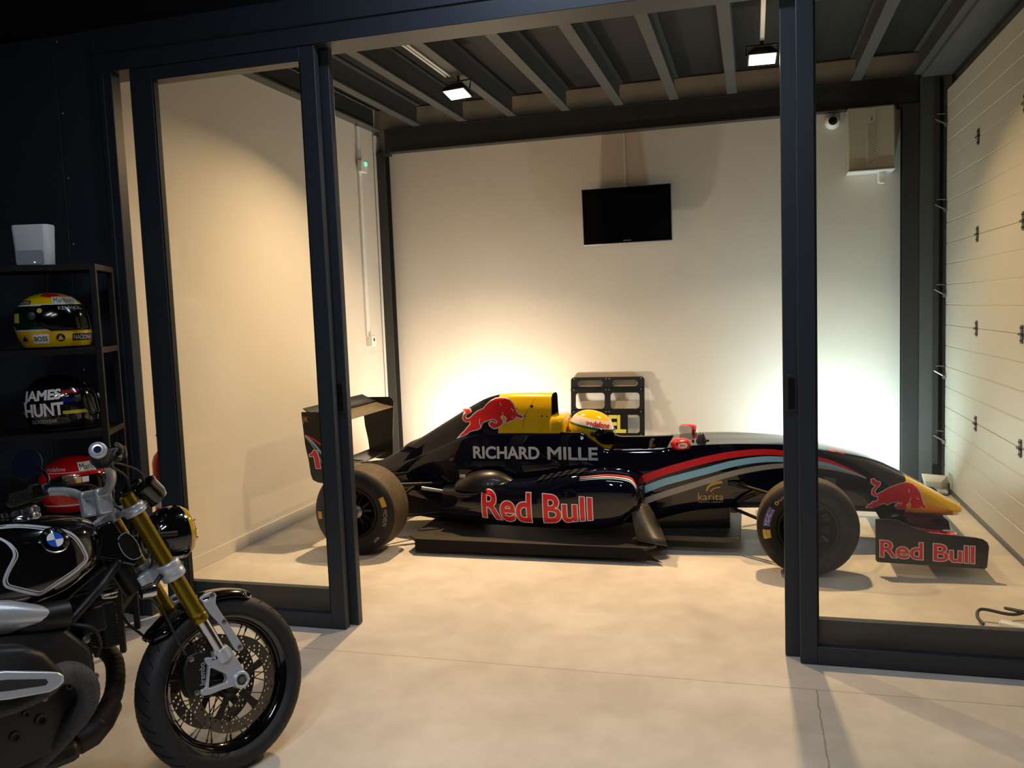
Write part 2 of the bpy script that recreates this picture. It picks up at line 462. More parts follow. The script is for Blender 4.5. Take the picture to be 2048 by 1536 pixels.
# ---------------------------------------------------------------- sliding door frame
b = MB(); b.bx(-3.40, XR+0.07, 3.92, 4.12, 2.992, 3.222)
b.bx(-3.40, XR+0.07, 3.912, 3.92, 3.085, 3.09)
struct('trim_1', b, 'frame_navy', 'dark navy header beam across the top of the sliding doors', 'header', bevel=0.004)
b = MB(); b.bx(-3.40, -3.282, 3.92, 3.988, 0, 2.992); b.bx(-3.36, -3.33, 3.914, 3.92, 0, 2.99)
struct('trim_2', b, 'frame_navy', 'dark navy jamb at the left end of the sliding doors', 'jamb', bevel=0.004)
b = MB(); b.bx(1.50, XR+0.07, 3.92, 4.12, 0, 2.992)
struct('trim_3', b, 'frame_navy', 'dark navy jamb at the right end of the sliding doors', 'jamb', bevel=0.004)
def leaf(name, x0, x1, y, zt, rail, label, stl=0.137, str_=0.082, lw=None, handle=None):
    t = 0.045
    o = empty(name, ((x0+x1)/2, y, 0), label, 'glass door', kind='structure')
    for a, c in ((x0, x0+stl), (x1-str_, x1)):
        b = MB(); b.bx(a, c, y, y+t, 0.004, zt); b.build('stile', 'frame_navy', o, bevel=0.003)
    b = MB(); b.bx(x0+stl, x1-str_, y, y+t, 0.004, rail); b.build('bottom_rail', 'frame_navy', o, bevel=0.002)
    b = MB(); b.bx(x0+stl, x1-str_, y, y+t, zt-0.07, zt); b.build('top_rail', 'frame_navy', o, bevel=0.002)
    b = MB(); b.bx(x0+stl, x1-str_, y+t/2-0.003, y+t/2+0.003, rail, zt-0.07); b.build('pane', 'glass_pane', o, smooth=False)
    b = MB()
    for a in (x0+stl, x1-str_-0.008): b.bx(a, a+0.008, y+0.006, y+t-0.006, rail, zt-0.07)
    b.build('glazing_seal', 'rubber_seal', o, smooth=False)
    if handle:
        hx, hz = handle
        b = MB(); b.bx(hx-0.024, hx+0.024, y-0.006, y, hz-0.085, hz+0.085); h = b.build('pull_handle', 'steel_dark', o, bevel=0.002)
        b = MB(); b.bx(hx-0.014, hx+0.014, y-0.008, y-0.006, hz-0.07, hz+0.07); b.build('finger_recess', 'black_matte', h)
    return o
leaf('door_1', -3.171, -2.080, 3.925, 2.99, 0.082, 'left front glass leaf in dark navy frame beside the motorcycle')
leaf('door_2', -3.205, -2.042, 4.000, 3.0, 0.19, 'left rear glass leaf with pull handle, stacked behind the front leaf', 0.115, 0.135, handle=(-2.077, 1.225))
leaf('door_3', 0.186, 1.50, 3.925, 2.99, 0.085, 'right front glass leaf in dark navy frame before the car nose', 0.073, 0.08)
leaf('door_4', 0.124, 1.50, 4.000, 3.0, 0.185, 'right rear glass leaf with pull handle at its left edge', 0.132, 0.08, handle=(0.160, 1.225))

# ---------------------------------------------------------------- steel: joists, back beam, columns
def ibeam(mb, p, L, ax, h, wd, tf=0.012, tw=0.009):
    """I-beam: p centre of the bottom flange start; ax 'x','y' or 'z'"""
    x, y, z = p
    if ax == 'y':
        mb.bx(x-wd/2, x+wd/2, y, y+L, z, z+tf); mb.bx(x-wd/2, x+wd/2, y, y+L, z+h-tf, z+h); mb.bx(x-tw/2, x+tw/2, y, y+L, z+tf, z+h-tf)
    elif ax == 'x':
        mb.bx(x, x+L, y-wd/2, y+wd/2, z, z+tf); mb.bx(x, x+L, y-wd/2, y+wd/2, z+h-tf, z+h); mb.bx(x, x+L, y-tw/2, y+tw/2, z+tf, z+h-tf)
ordn = ['first', 'second', 'third', 'fourth', 'fifth', 'sixth', 'seventh', 'eighth', 'ninth', 'tenth']
for k, x in enumerate((-3.115, -2.645, -2.155, -1.638, -1.145, -0.655, -0.157, 0.345, 0.853, 1.34)):
    b = MB(); ibeam(b, (x, 4.13, 3.45), 3.75, 'y', 0.20, 0.082)
    o = b.build('ceiling_joist', 'steel_grey', smooth=False)
    tag(o, 'grey steel ceiling joist, %s counted from the left wall' % ordn[k], 'joist', 'grey steel joists under the showroom ceiling')
b = MB(); b.bx(XL+0.002, XL+0.102, 4.13, 7.88, 3.43, 3.442); b.bx(XL+0.002, XL+0.014, 4.13, 7.88, 3.442, 3.64)
tag(b.build('edge_beam', 'steel_grey', smooth=False), 'grey steel edge beam along the top of the left wall', 'beam')
b = MB(); b.bx(1.352, XR+0.06, 4.13, 7.85, 3.42, 3.432); b.bx(1.352, 1.364, 4.13, 7.85, 3.432, 3.64)
tag(b.build('edge_beam', 'steel_grey', smooth=False), 'grey steel edge beam above the garage door', 'beam')
b = MB(); b.bx(-3.47, 1.34, 7.888, 7.998, 3.225, 3.237); b.bx(-3.47, 1.34, 7.90, 7.91, 3.237, 3.44); b.bx(-3.47, 1.34, 7.89, 7.998, 3.438, 3.449)
bb = b.build('back_beam', 'steel_dark', smooth=False)
tag(bb, 'dark steel beam across the top of the back wall', 'beam')
b = MB()
for x in (-3.52, 1.14):
    for dx in (0.02, 0.09, 0.15): b.lathe([(0.011,0),(0.011,-0.014),(0.0,-0.014)], (x+dx, 7.90, 3.222), (0,0,1), 6)
b.build('bolts', 'steel_zinc', bb)
def column(x0, x1, label, grey_left):
    b = MB(); b.bx(x0, x1, 7.875, 7.885, 0, 3.222); b.bx(x0, x1, 7.985, 7.995, 0, 3.222); b.bx((x0+x1)/2-0.005, (x0+x1)/2+0.005, 7.885, 7.985, 0, 3.222)
    o = b.build('corner_column', 'steel_dark', smooth=False); tag(o, label, 'column')
    b = MB(); b.bx(x0-0.03, x1+0.03, 7.87, 7.997, 3.205, 3.222); b.build('cap_plate', 'steel_dark', o, smooth=False)
    return o
column(-3.555, -3.47, 'dark steel corner column left of the back wall', True)
column(1.215, 1.345, 'dark steel corner column right of the back wall by the garage door', False)
b = MB(); b.bx(-3.58, -3.558, 7.86, 7.99, 0, 3.40)
tag(b.build('corner_pipe', 'white_plastic', bevel=0.006), 'white trunking strip standing in the left back corner', 'trunking')

# ---------------------------------------------------------------- sectional garage door (right wall)
gd = empty('door_5', (XR, 5.9, 0), 'white sectional garage door forming the right showroom wall', 'garage door', kind='structure')
zs = [0.03, 0.694, 1.384, 2.056, 2.737, 3.30]
Y0, Y1 = 4.13, 7.84
for i in range(5):
    z0, z1 = zs[i], zs[i+1]
    prof = [(XR+0.04, z0+0.001)]
    n = 4; prof += [(XR+0.003, z0+0.001), (XR, z0+0.004)]
    for k in range(1, n):
        z = z0+(z1-z0)*k/n; prof += [(XR, z-0.006), (XR+0.004, z-0.002), (XR+0.004, z+0.002), (XR, z+0.006)]
    prof += [(XR, z1-0.004), (XR+0.003, z1-0.001), (XR+0.04, z1-0.001)]
    b = MB(); b.add([(p[0], y, p[1]) for y in (Y0, Y1) for p in prof], [])
    n = len(prof); b.f += [(j, (j+1)%n, (j+1)%n+n, j+n) for j in range(n)] + [tuple(range(n-1,-1,-1)), tuple(range(n, 2*n))]; b.m += [0]*(n+2)
    b.build('door_panel', 'garage_white', gd, smooth=False)
b = MB(); b.bx(XR-0.01, XR+0.045, Y0, Y1, 0.0, 0.035); b.build('bottom_seal', 'steel_grey', gd, bevel=0.006)
for z in zs[1:5]:
    for y in (6.81, 5.73, 4.62):
        b = MB()
        b.bx(XR-0.006, XR, y-0.022, y+0.022, z-0.055, z-0.006); b.bx(XR-0.006, XR, y-0.022, y+0.022, z+0.006, z+0.055)
        b.tube([(XR-0.01, y-0.03, z), (XR-0.01, y+0.03, z)], 0.009, 8)
        for dz in (-0.038, 0.038):
            for dy in (-0.012, 0.012): b.lathe([(0.006,0),(0.006,-0.005),(0,-0.005)], (XR-0.006, y+dy, z+dz), (1,0,0), 6)
        b.build('hinge', 'steel_grey', gd)
tr = empty('door_track', (1.47, 7.86, 0), 'vertical galvanised guide track of the garage door with brackets', 'track')
b = MB(); b.bx(1.347, 1.45, 7.86, 7.99, 0, 3.42); b.build('angle_post', 'steel_grey', tr, smooth=False)
b = MB(); b.bx(1.45, 1.462, 7.846, 7.87, 0.2, 3.42); b.bx(1.462, 1.54, 7.95, 7.96, 0.0, 3.42)
b.bx(1.462, 1.49, 7.846, 7.852, 0.2, 3.42); b.build('guide_rail', 'steel_dark', tr, smooth=False)
for z in (0.4, 0.95, 1.63, 2.33, 3.02):
    b = MB(); b.tube([(1.458, 7.84, z+0.05), (1.535, 7.82, z)], 0.007, 8); b.tube([(1.47, 7.84, z+0.09), (1.535, 7.83, z+0.085)], 0.005, 8)
    b.lathe([(0.016,0),(0.016,-0.012),(0,-0.012)], (1.528, 7.815, z-0.005), (0,1,0), 12)
    b.build('roller_bracket', 'steel_zinc', tr)

# ---------------------------------------------------------------- things on walls and ceiling
def flood(x, y, z, label, tgt):
    o = empty('flood_lamp', (x, y, z), label, 'floodlight', 'lit floodlights under the ceiling')
    d = (Vector(tgt)-Vector((x, y, z))).normalized(); q = d.to_track_quat('-Z', 'Y').to_matrix()
    P = lambda u, v, w_: Vector((x, y, z)) + q @ Vector((u, v, w_))
    b = MB(); rg = []
    for s, w_ in ((0.055, 0.075), (0.075, 0.05), (0.1, 0.012), (0.1, 0.0)):
        rg.append([P(a*s, c*s*0.72, w_) for a, c in ((-1,-1),(1,-1),(1,1),(-1,1))])
    b.rings(rg); b.build('housing', 'black_plastic', o, bevel=0.004)
    b = MB(); b.add([P(-0.088,-0.062,-0.002), P(0.088,-0.062,-0.002), P(0.088,0.062,-0.002), P(-0.088,0.062,-0.002)], [(0,1,2,3)])
    b.build('glowing_lens', 'lamp_glow', o, smooth=False)
    b = MB(); b.tube([P(-0.106,0,0.03), P(-0.106,0,0.11), P(0.106,0,0.11), P(0.106,0,0.03)], 0.006, 8)
    b.tube([P(0,0,0.11), (x, y+0.03, 3.45)], 0.012, 8); b.build('bracket', 'steel_dark', o)
    return o
flood(-2.17, 6.36, 3.31, 'lit floodlight hanging left, below a long white conduit pair', (-2.35, 5.5, 0.6))
flood(0.08, 6.34, 3.31, 'lit floodlight hanging right, above the car nose', (0.13, 5.5, 0.6))
b = MB(); b.tube([(-2.235, 5.02, 3.435), (-2.235, 6.3, 3.435)], 0.008, 8); b.tube([(-2.205, 5.02, 3.435), (-2.205, 6.3, 3.435)], 0.008, 8)
tag(b.build('conduit', 'white_plastic'), 'pair of white conduits running to the left floodlight', 'conduit')
b = MB(); b.bx(0.066, 0.096, 4.15, 6.3, 3.425, 3.445)
tag(b.build('conduit', 'white_plastic', bevel=0.003), 'flat white conduit running to the right floodlight', 'conduit')
b = MB(); b.bx(-2.43, -2.27, 5.08, 5.15, 3.395, 3.44); b.tube([(-2.27, 5.1, 3.42), (-2.24, 5.08, 3.437), (-2.235, 5.02, 3.437)], 0.006, 8)
tag(b.build('junction_box', 'white_plastic', bevel=0.006), 'small white junction box under the ceiling near the header', 'junction box')

tv = empty('television', (-1.105, 7.9, 2.46), 'flat black television with a thin silver rim on the back wall', 'television')
T = Matrix.Rotation(math.radians(3), 3, 'X')
def tvp(u, v, d): return Vector((-1.105, 7.875, 2.465)) + T @ Vector((u, d, v))
b = MB(); b.rings([[tvp(s[0]*0.41, s[1]*0.255, d) for s in ((-1,-1),(1,-1),(1,1),(-1,1))] for d in (0.0, 0.035)]); b.build('rim', 'silver_trim', tv, bevel=0.003)
b = MB(); b.rings([[tvp(s[0]*0.403, s[1]*0.248+0.002, d) for s in ((-1,-1),(1,-1),(1,1),(-1,1))] for d in (-0.003, 0.002)]); b.build('display', 'screen', tv, smooth=False)
b = MB(); b.flat(text_geo('SAMSUNG', 0.07, bold=0.01), tvp(-0.035, -0.233, -0.0045), T @ Vector((1,0,0)), T @ Vector((0,0,1))); b.build('lettering', 'silver_trim', tv, smooth=False)
b = MB(); b.bx(-1.25, -0.96, 7.905, 7.999, 2.38, 2.56); b.build('wall_mount', 'steel_dark', tv)
b = MB(); b.bx(-1.135, -1.117, 7.985, 7.999, 2.72, 3.22)
tag(b.build('conduit', 'white_plastic', bevel=0.003), 'thin white cable duct rising above the television', 'conduit')

wu = empty('wall_heater', (0.965, 7.9, 2.69), 'beige cabinet unit with slotted grille high on the back wall', 'wall unit')
b = MB(); b.bx(0.782, 1.148, 7.82, 7.999, 2.70, 3.222); b.build('casing', 'cabinet', wu, bevel=0.012)
b = MB(); b.bx(0.925, 1.005, 7.815, 7.821, 2.715, 3.21); b.build('grille_strip', 'cabinet', wu, bevel=0.002)
b = MB()
for i in range(15):
    for k in range(3):
        x = 0.945+k*0.02; z = 2.75+i*0.022+k*0.012; b.add([(x, 7.8145, z), (x+0.013, 7.8145, z+0.009), (x+0.013, 7.8145, z+0.014), (x, 7.8145, z+0.005)], [(0,1,2,3)])
b.build('grille_slots', 'black_matte', wu, smooth=False)
b = MB(); b.add([(0.962,7.8145,3.12),(0.969,7.8145,3.135),(0.976,7.8145,3.12),(0.969,7.8145,3.095)], [(0,1,2,3)]); b.build('status_mark', 'red_paint', wu, smooth=False)
b = MB(); b.bx(0.782, 1.148, 7.80, 7.999, 2.688, 2.70); b.build('drip_edge', 'white_plastic', wu, bevel=0.003)
b = MB(); b.bx(1.03, 1.085, 7.90, 7.98, 2.60, 2.69); b.bx(1.035, 1.08, 7.87, 7.90, 2.585, 2.605)
tag(b.build('wall_sensor', 'white_plastic', bevel=0.008), 'small white sensor below the beige cabinet unit', 'sensor')
dc = empty('dome_camera', (0.675, 7.99, 3.15), 'round white dome camera left of the beige cabinet unit', 'camera')
b = MB(); b.lathe([(0.0,0),(0.062,0),(0.062,-0.02),(0.05,-0.05),(0.036,-0.065)], (0.675, 7.998, 3.15), (0,1,0), 32, caps=False); b.build('camera_base', 'white_plastic', dc)
b = MB(); b.lathe([(0.040,-0.050),(0.036,-0.066),(0.022,-0.074),(0,-0.076)], (0.675, 7.998, 3.15), (0,1,0), 24); b.build('camera_lens', 'screen', dc)

# left wall services
b = MB(); b.bx(XL, XL+0.022, 7.485, 7.545, 1.44, 3.42)
tag(b.build('trunking', 'white_plastic', bevel=0.003), 'white vertical trunking on the left wall near the corner', 'trunking')
ab = empty('alarm_box', (XL+0.03, 7.525, 3.04), 'white box with a green light on the left wall trunking', 'alarm box')
b = MB(); b.bx(XL+0.022, XL+0.062, 7.46, 7.59, 2.99, 3.10); b.build('case', 'white_plastic', ab, bevel=0.006)
b = MB(); b.lathe([(0,0),(0.008,0),(0.007,0.006),(0,0.008)], (XL+0.062, 7.55, 3.07), (1,0,0), 12); b.bx(XL+0.06, XL+0.07, 7.535, 7.565, 3.055, 3.085); b.build('indicator', 'led_green', ab)
th = empty('thermostat', (XL+0.03, 7.54, 1.36), 'small white thermostat with dark display below the trunking', 'thermostat')
b = MB(); b.bx(XL, XL+0.06, 7.50, 7.59, 1.34, 1.445); b.build('case', 'white_plastic', th, bevel=0.006)
b = MB(); b.bx(XL+0.06, XL+0.0615, 7.53, 7.56, 1.39, 1.42); b.build('display', 'screen', th)

# pit board leaning on the back wall
pb = empty('pit_board', (-1.33, 7.85, 0), 'black slotted pit board with yellow letters leaning on the back wall', 'pit board')
la = math.atan2(0.14, 0.97)
PO = Vector((-1.69, 7.825, 0.0)); PU = Vector((1,0,0)); PV = Vector((0, math.sin(la), math.cos(la)))
w_, h_ = 0.70, 0.985
outl = [rrect(0, w_, 0, h_, 0.03)]
ys = [(0.06, 0.22), (0.25, 0.42), (0.455, 0.625), (0.685, 0.835), (0.895, 0.955)]
for i, (a, c) in enumerate(ys):
    for x0, x1 in ((0.045, 0.325), (0.38, 0.655)):
        outl.append(rrect(x0+(0.015 if i == 4 else 0), x1-(0.015 if i == 4 else 0), a, c, 0.03))
b = MB(); plate(b, outl, PO, PU, PV, -0.02); b.build('slotted_panel', 'black_plastic', pb, smooth=False)
b = MB(); W = (PU.cross(PV)).normalized()
for v in (0.235, 0.437, 0.655, 0.865): b.box(PO+PU*0.35+PV*v+W*0.004, (0.70, 0.028, 0.012), Matrix((PU, PV, W)).transposed())
b.build('crossbars', 'black_matte', pb, bevel=0.002)
for v in (0.235, 0.437, 0.655, 0.865, 0.97):
    for u in (0.03, 0.34, 0.37, 0.67):
        b = MB(); b.lathe([(0.006,0),(0.005,0.004),(0,0.004)], PO+PU*u+PV*v+W*(0.010 if v < .9 else 0), W, 10); b.build('rivet', 'silver_trim', pb)
mat('board_yellow', 'c4bf52', 0.5)
b = MB(); b.box(PO+PU*0.425+PV*0.54+W*0.006, (0.24, 0.178, 0.006), Matrix((PU, PV, W)).transposed()); b.build('letter_tile', 'black_matte', pb)
b = MB(); b.flat(text_geo('IEL', 0.205, 0.168, bold=0.035, space=.92), PO+PU*0.325+PV*0.456+W*0.0105, PU, PV); b.build('lettering', 'board_yellow', pb, smooth=False)
b = MB(); b.box(PO+PU*0.535+PV*0.40+W*0.012, (0.13, 0.03, 0.008), Matrix((PU, PV, W)).transposed()); b.build('label_plate', 'white_plastic', pb)

# lamp by the garage door foot, two hidden wall-washing floor lamps, extension leads
def floor_lamp(x, y, label, yaw, lit):
    o = empty('floor_lamp', (x, y, 0), label, 'floor lamp', rot=(0,0,0))
    R = Matrix.Rotation(yaw, 3, 'Z') @ Matrix.Rotation(math.radians(35), 3, 'X')
    P = lambda u, v, d: Vector((x, y, 0.11)) + R @ Vector((u, d, v))
    b = MB(); b.rings([[P(a*s, c*s*0.7, d) for a, c in ((-1,-1),(1,-1),(1,1),(-1,1))] for s, d in ((0.06,-0.06),(0.085,-0.03),(0.1,0.0))]); b.build('housing', 'cabinet' if not lit else 'black_plastic', o, bevel=0.005)
    b = MB(); b.add([P(-0.088,-0.06,0.001), P(0.088,-0.06,0.001), P(0.088,0.06,0.001), P(-0.088,0.06,0.001)], [(0,1,2,3)]); b.build('lens', 'lamp_glass', o, smooth=False)
    b = MB(); q = Matrix.Rotation(yaw, 3, 'Z'); c = Vector((x, y, 0))
    b.tube([P(-0.104,0,-0.02), c+q @ Vector((-0.104,0,0.012)), c+q @ Vector((-0.104,-0.05,0.008)), c+q @ Vector((0.104,-0.05,0.008)), c+q @ Vector((0.104,0,0.012)), P(0.104,0,-0.02)], 0.008, 8)
    b.build('stand', 'steel_dark', o)
    return o
floor_lamp(-2.45, 7.28, 'floor lamp behind the car washing the left part of the back wall', 0, True)
floor_lamp(0.66, 7.28, 'floor lamp behind the car washing the right part of the back wall', 0, True)
floor_lamp(1.43, 7.60, 'white lamp on the floor at the foot of the garage door track', math.radians(-25), False)
ps = empty('power_strip', (1.2, 4.42, 0), 'white socket strips lying on the floor behind the right glass door', 'socket strip')
def strip(c, yaw, L_):
    b = MB(); b.box((c[0], c[1], 0.022), (L_, 0.05, 0.036), Matrix.Rotation(yaw, 3, 'Z')); return b
strip((1.12, 4.42), math.radians(4), 0.15).build('socket_block', 'white_plastic', ps, bevel=0.008)
b = MB(); b.box((1.21, 4.47, 0.03), (0.17, 0.05, 0.036), Matrix.Rotation(math.radians(-35), 3, 'Z')); b.build('socket_block', 'white_plastic', ps, bevel=0.008)
cl = cr([(1.075,4.545,0.012),(1.06,4.60,0.03),(1.09,4.64,0.055),(1.22,4.60,0.05),(1.36,4.68,0.06),(1.46,4.64,0.04),(1.42,4.57,0.02),(1.30,4.58,0.06),(1.2,4.66,0.06),(1.33,4.70,0.03),(1.45,4.74,0.03),(1.50,4.66,0.02),(1.44,4.56,0.012),(1.34,4.56,0.03),(1.28,4.62,0.075),(1.4,4.68,0.06),(1.47,4.84,0.012)], 7)
b = MB(); b.tube(cl, 0.008, 8)
tag(b.build('extension_cord', 'cable_black'), 'black extension cord heaped behind the right glass door', 'cord')
# ================================================================ single-seater racing car
mat('car_navy', '0a0b1a', 0.16, coat=1.0, spec=0.0)
mat('car_yellow', 'f2c400', 0.22, coat=0.8)
mat('car_red', 'c81420', 0.25, coat=0.6)
mat('decal_red', 'dc1622', 0.35)
mat('decal_white', 'e6e0e0', 0.4)
mat('decal_silver', 'b9bbbe', 0.35)
mat('decal_blue', '8ac6e2', 0.35)
mat('decal_grey', '9a9793', 0.35)
mat('decal_gold', 'c09a3c', 0.4)
mat('decal_black', '101014', 0.4)
mat('carbon', '131313', 0.35, coat=0.2, spec=0.3, noise=0.15, nscale=200)
mat('carbon_brown', '39352e', 0.45, noise=0.15, nscale=14)  # brown-grey base stands in for light reflected off the undertray top
mat('tyre_slick', '171614', 0.6, spec=0.3, noise=0.2, nscale=30)
mat('tyre_scrubbed', '4a3f2d', 0.7, noise=0.25, nscale=25)
mat('rim_black', '09090a', 0.35, spec=0.3)
mat('michelin_purple', '564f86', 0.5)
mat('mirror_glass', 'f8f8f8', 0.12, spec=0.8)  # white base colour stands in for the bright reflection in the car mirrors

CY = 6.0
car = empty('racing_car', (-1.0, CY, 0), 'dark navy open-wheel racing car with red stripes and yellow nose, parked by the back wall', 'racing car')

def rows_to_mesh(xs, half):
    """half(x) -> list of (y,z) from top centre to bottom centre; mirrored loft along X"""
    rg = []
    for x in xs:
        h = half(x)
        ring = [(x, CY-y, z) for y, z in h] + [(x, CY+y, z) for y, z in reversed(h[1:-1])]
        rg.append([Vector(p) for p in ring])
    return rg
def dense(a, b, n): return [a+(b-a)*k/n for k in range(n+1)]
def smooth_half(pts, n=3, lock=()):
    return cr(pts, n)

# --- survival cell and nose
TX = [-1.30,-1.15,-1.07,-0.965,-0.75,-0.58,-0.37,-0.15,0.15,0.375,0.66,0.90,1.10,1.20,1.245,1.265,1.278]
T = dict(
 ys=[.310,.325,.325,.325,.320,.315,.300,.275,.235,.200,.165,.140,.112,.092,.076,.056,.022],
 zs=[.780,.780,.722,.664,.668,.676,.694,.700,.692,.655,.575,.466,.350,.292,.268,.256,.244],
 zt=[.700,.700,.700,.700,.700,.692,.702,.708,.706,.668,.606,.494,.378,.318,.290,.274,.252],
 zb=[.200,.170,.155,.150,.150,.200,.250,.265,.267,.257,.243,.232,.222,.217,.215,.218,.232])
def tp(k, x): return mono(TX, T[k], x)
def tub_closed(x):
    ys, zs, zt, zb = (tp(k, x) for k in ('ys','zs','zt','zb')); yb = ys*0.86
    return [(0,zt),(.3*ys,zt),(.55*ys,zt-.002),(.80*ys,zt*.6+zs*.4+.004),(ys-.012,zs+.008),(ys,zs-.016),(ys+.004,.6*zs+.4*zb),(yb+.015,zb+.05),(yb-.03,zb),(0,zb)]
def tub_open(x):
    ys, zs, zt, zb = (tp(k, x) for k in ('ys','zs','zt','zb')); yb = ys*0.86; yo = ys-.065
    return [(0,.36),(.6*yo,.36),(yo-.03,.40),(yo,zs-.05),(yo+.012,zs+.004),(ys-.014,zs+.006),(ys,zs-.016),(ys+.004,.6*zs+.4*zb),(yb+.015,zb+.05),(yb-.03,zb),(0,zb)]
def tub_lid(x):
    h = tub_closed(x); return h[:4]+[((h[3][0]+h[4][0])/2,(h[3][1]+h[4][1])/2)]+h[4:]
xo = dense(-1.30, -1.16, 3)+dense(-1.145,-0.96,8)+dense(-0.94,-0.572,10)
xc = [-0.566]+dense(-0.55, 0.93, 36)
b = MB(); b.rings(rows_to_mesh(xo+xc, lambda x: tub_open(x) if x < -0.57 else tub_lid(x)))
tub_bvh = b.bvh()
tub = b.build('survival_cell', 'car_navy', car, sharp=50)
xn = dense(0.93, 1.24, 20)+dense(1.246, 1.278, 12)
b = MB(); b.rings(rows_to_mesh(xn, tub_lid)); nose_bvh = b.bvh()
b.build('nose_tip', 'car_yellow', car, sharp=60)
b = MB(); b.rings(rows_to_mesh(xo+xc+xn[1:], lambda x: tub_open(x) if x < -0.57 else tub_lid(x))); body_bvh = b.bvh()

# --- engine cover, airbox
EX = [-3.06,-2.807,-2.656,-2.422,-2.214,-2.01,-1.91,-1.812,-1.735,-1.60,-1.40]
E_ = dict(
 zr=[.500,.520,.588,.717,.838,.953,1.000,1.026,1.033,1.036,1.034],
 wr=[.02,.025,.03,.04,.045,.052,.06,.068,.075,.08,.085],
 yb=[.05,.06,.07,.08,.09,.10,.106,.11,.112,.115,.118],
 yh=[.09,.13,.17,.23,.275,.30,.305,.31,.31,.31,.31],
 zs=[.43,.47,.505,.585,.668,.748,.770,.777,.779,.780,.780],
 zb=[.36,.34,.32,.28,.25,.23,.22,.21,.20,.20,.20])
def ep(k, x): return mono(EX, E_[k], x)
def cover(x):
    zr, wr, yb, yh, zs, zb = (ep(k, x) for k in ('zr','wr','yb','yh','zs','zb')); zl = min(zs-.028, zr-.02)
    return [(0,zr),(.55*wr,zr-.002),(.9*wr,zr-.010),(wr+.01,zr-.03),(.5*(wr+yb)+.008,.5*(zr+zl)),(yb+.004,.8*zl+.2*zr),(yb+.016,zl+.004),(yh-.05,zl),(yh-.012,zs-.002),(yh,zs-.018),(yh+.008,.55*zs+.45*zb),(yh-.03,zb),(0,zb)]
def low_cover(x):
    h = cover(-1.40); return [(0,.752),(.03,.752),(.05,.752),(.07,.752),(.09,.752),(.11,.752)]+h[6:]
xe = dense(-3.06, -1.80, 44); xa = dense(-1.80, -1.40, 12)
b1 = MB(); _re = rows_to_mesh(xe, cover); b1.rings(_re, caps=False); b1.add(_re[0], [tuple(range(len(_re[0])))])
b2 = MB(); rA = rows_to_mesh(xa, cover); n = len(rA[0])
top_idx = set(list(range(0, 6)) + [n-k for k in range(1, 6)])
o0 = len(b1.v)
full = MB(); full.rings(rA, caps=False)
for f, mi in zip(full.f, full.m):
    js = [i % n for i in f]
    top = all(j <= 6 or j >= n-6 for j in js)
    tgt = b2 if top else b1
    tgt.add([full.v[i] for i in f], [(0,1,2,3)])
b1.rings(rows_to_mesh([-1.40,-1.36,-1.32,-1.298], low_cover), caps=False)
cover_all = MB(); cover_all.v = list(b1.v); cover_all.f = list(b1.f); cover_all.m = list(b1.m); cover_all.add(b2.v, b2.f)
cover_bvh = cover_all.bvh()
b1.build('engine_cover', 'car_navy', car, sharp=45)
ab_o = b2.build('airbox', 'car_yellow', car, sharp=45)
h = cover(-1.40)[:7]
ring = [Vector((-1.398, CY-y, z)) for y, z in h]+[Vector((-1.398, CY+y, z)) for y, z in reversed(h[1:])]
b = MB(); b.add(ring, [tuple(range(len(ring)))])
c0 = Vector((-1.398, CY, 0.92)); b.add([c0+(p-c0)*0.86+Vector((-0.06,0,0)) for p in ring], [])
nn = len(ring); b.f = [(i,(i+1)%nn,(i+1)%nn+nn,i+nn) for i in range(nn)]+[tuple(range(nn,2*nn))]; b.m = [0]*(nn+1)
b.build('air_intake', 'black_matte', ab_o, smooth=False)
for x, z, r in ((-1.546,.945,.011),(-1.60,.875,.006),(-1.66,.93,.004),(-1.47,.875,.006),(-1.432,.872,.005)):
    hit = cover_bvh.ray_cast(Vector((x, 3, z)), Vector((0,1,0)))
    b = MB(); b.lathe([(r,0.001),(r,-0.003),(0,-0.004)], hit[0], (0,1,0), 12); b.build('fastener_hole', 'decal_black', ab_o)
g = ribbon([(-1.505,1.03),(-1.55,.96),(-1.60,.88),(-1.612,.82),(-1.612,.79)], .002)
decal('panel_seam', g, lambda u, v: ((u, 3, v), (0,1,0)), cover_bvh, 0.0015, 'decal_black', ab_o)
# headrest block behind the helmet
b = MB(); rg = []
for x, s in ((-1.41,.94),(-1.40,1),(-1.33,1),(-1.315,.97),(-1.305,.9)):
    rg.append([Vector((x, CY+p[0]*s, 0.742+(p[1])*s*1.3)) for p in [( -.14,0)]+[(-.14+.04*(1-math.cos(a)), .055+.05*math.sin(a)) for a in dense(0,PI/2,5)]+[(.14-.04*(1-math.cos(a)), .055+.05*math.sin(a)) for a in dense(PI/2,0,5)]+[(.14,0)]])
b.rings(rg); b.build('headrest', 'car_yellow', car, sharp=50)

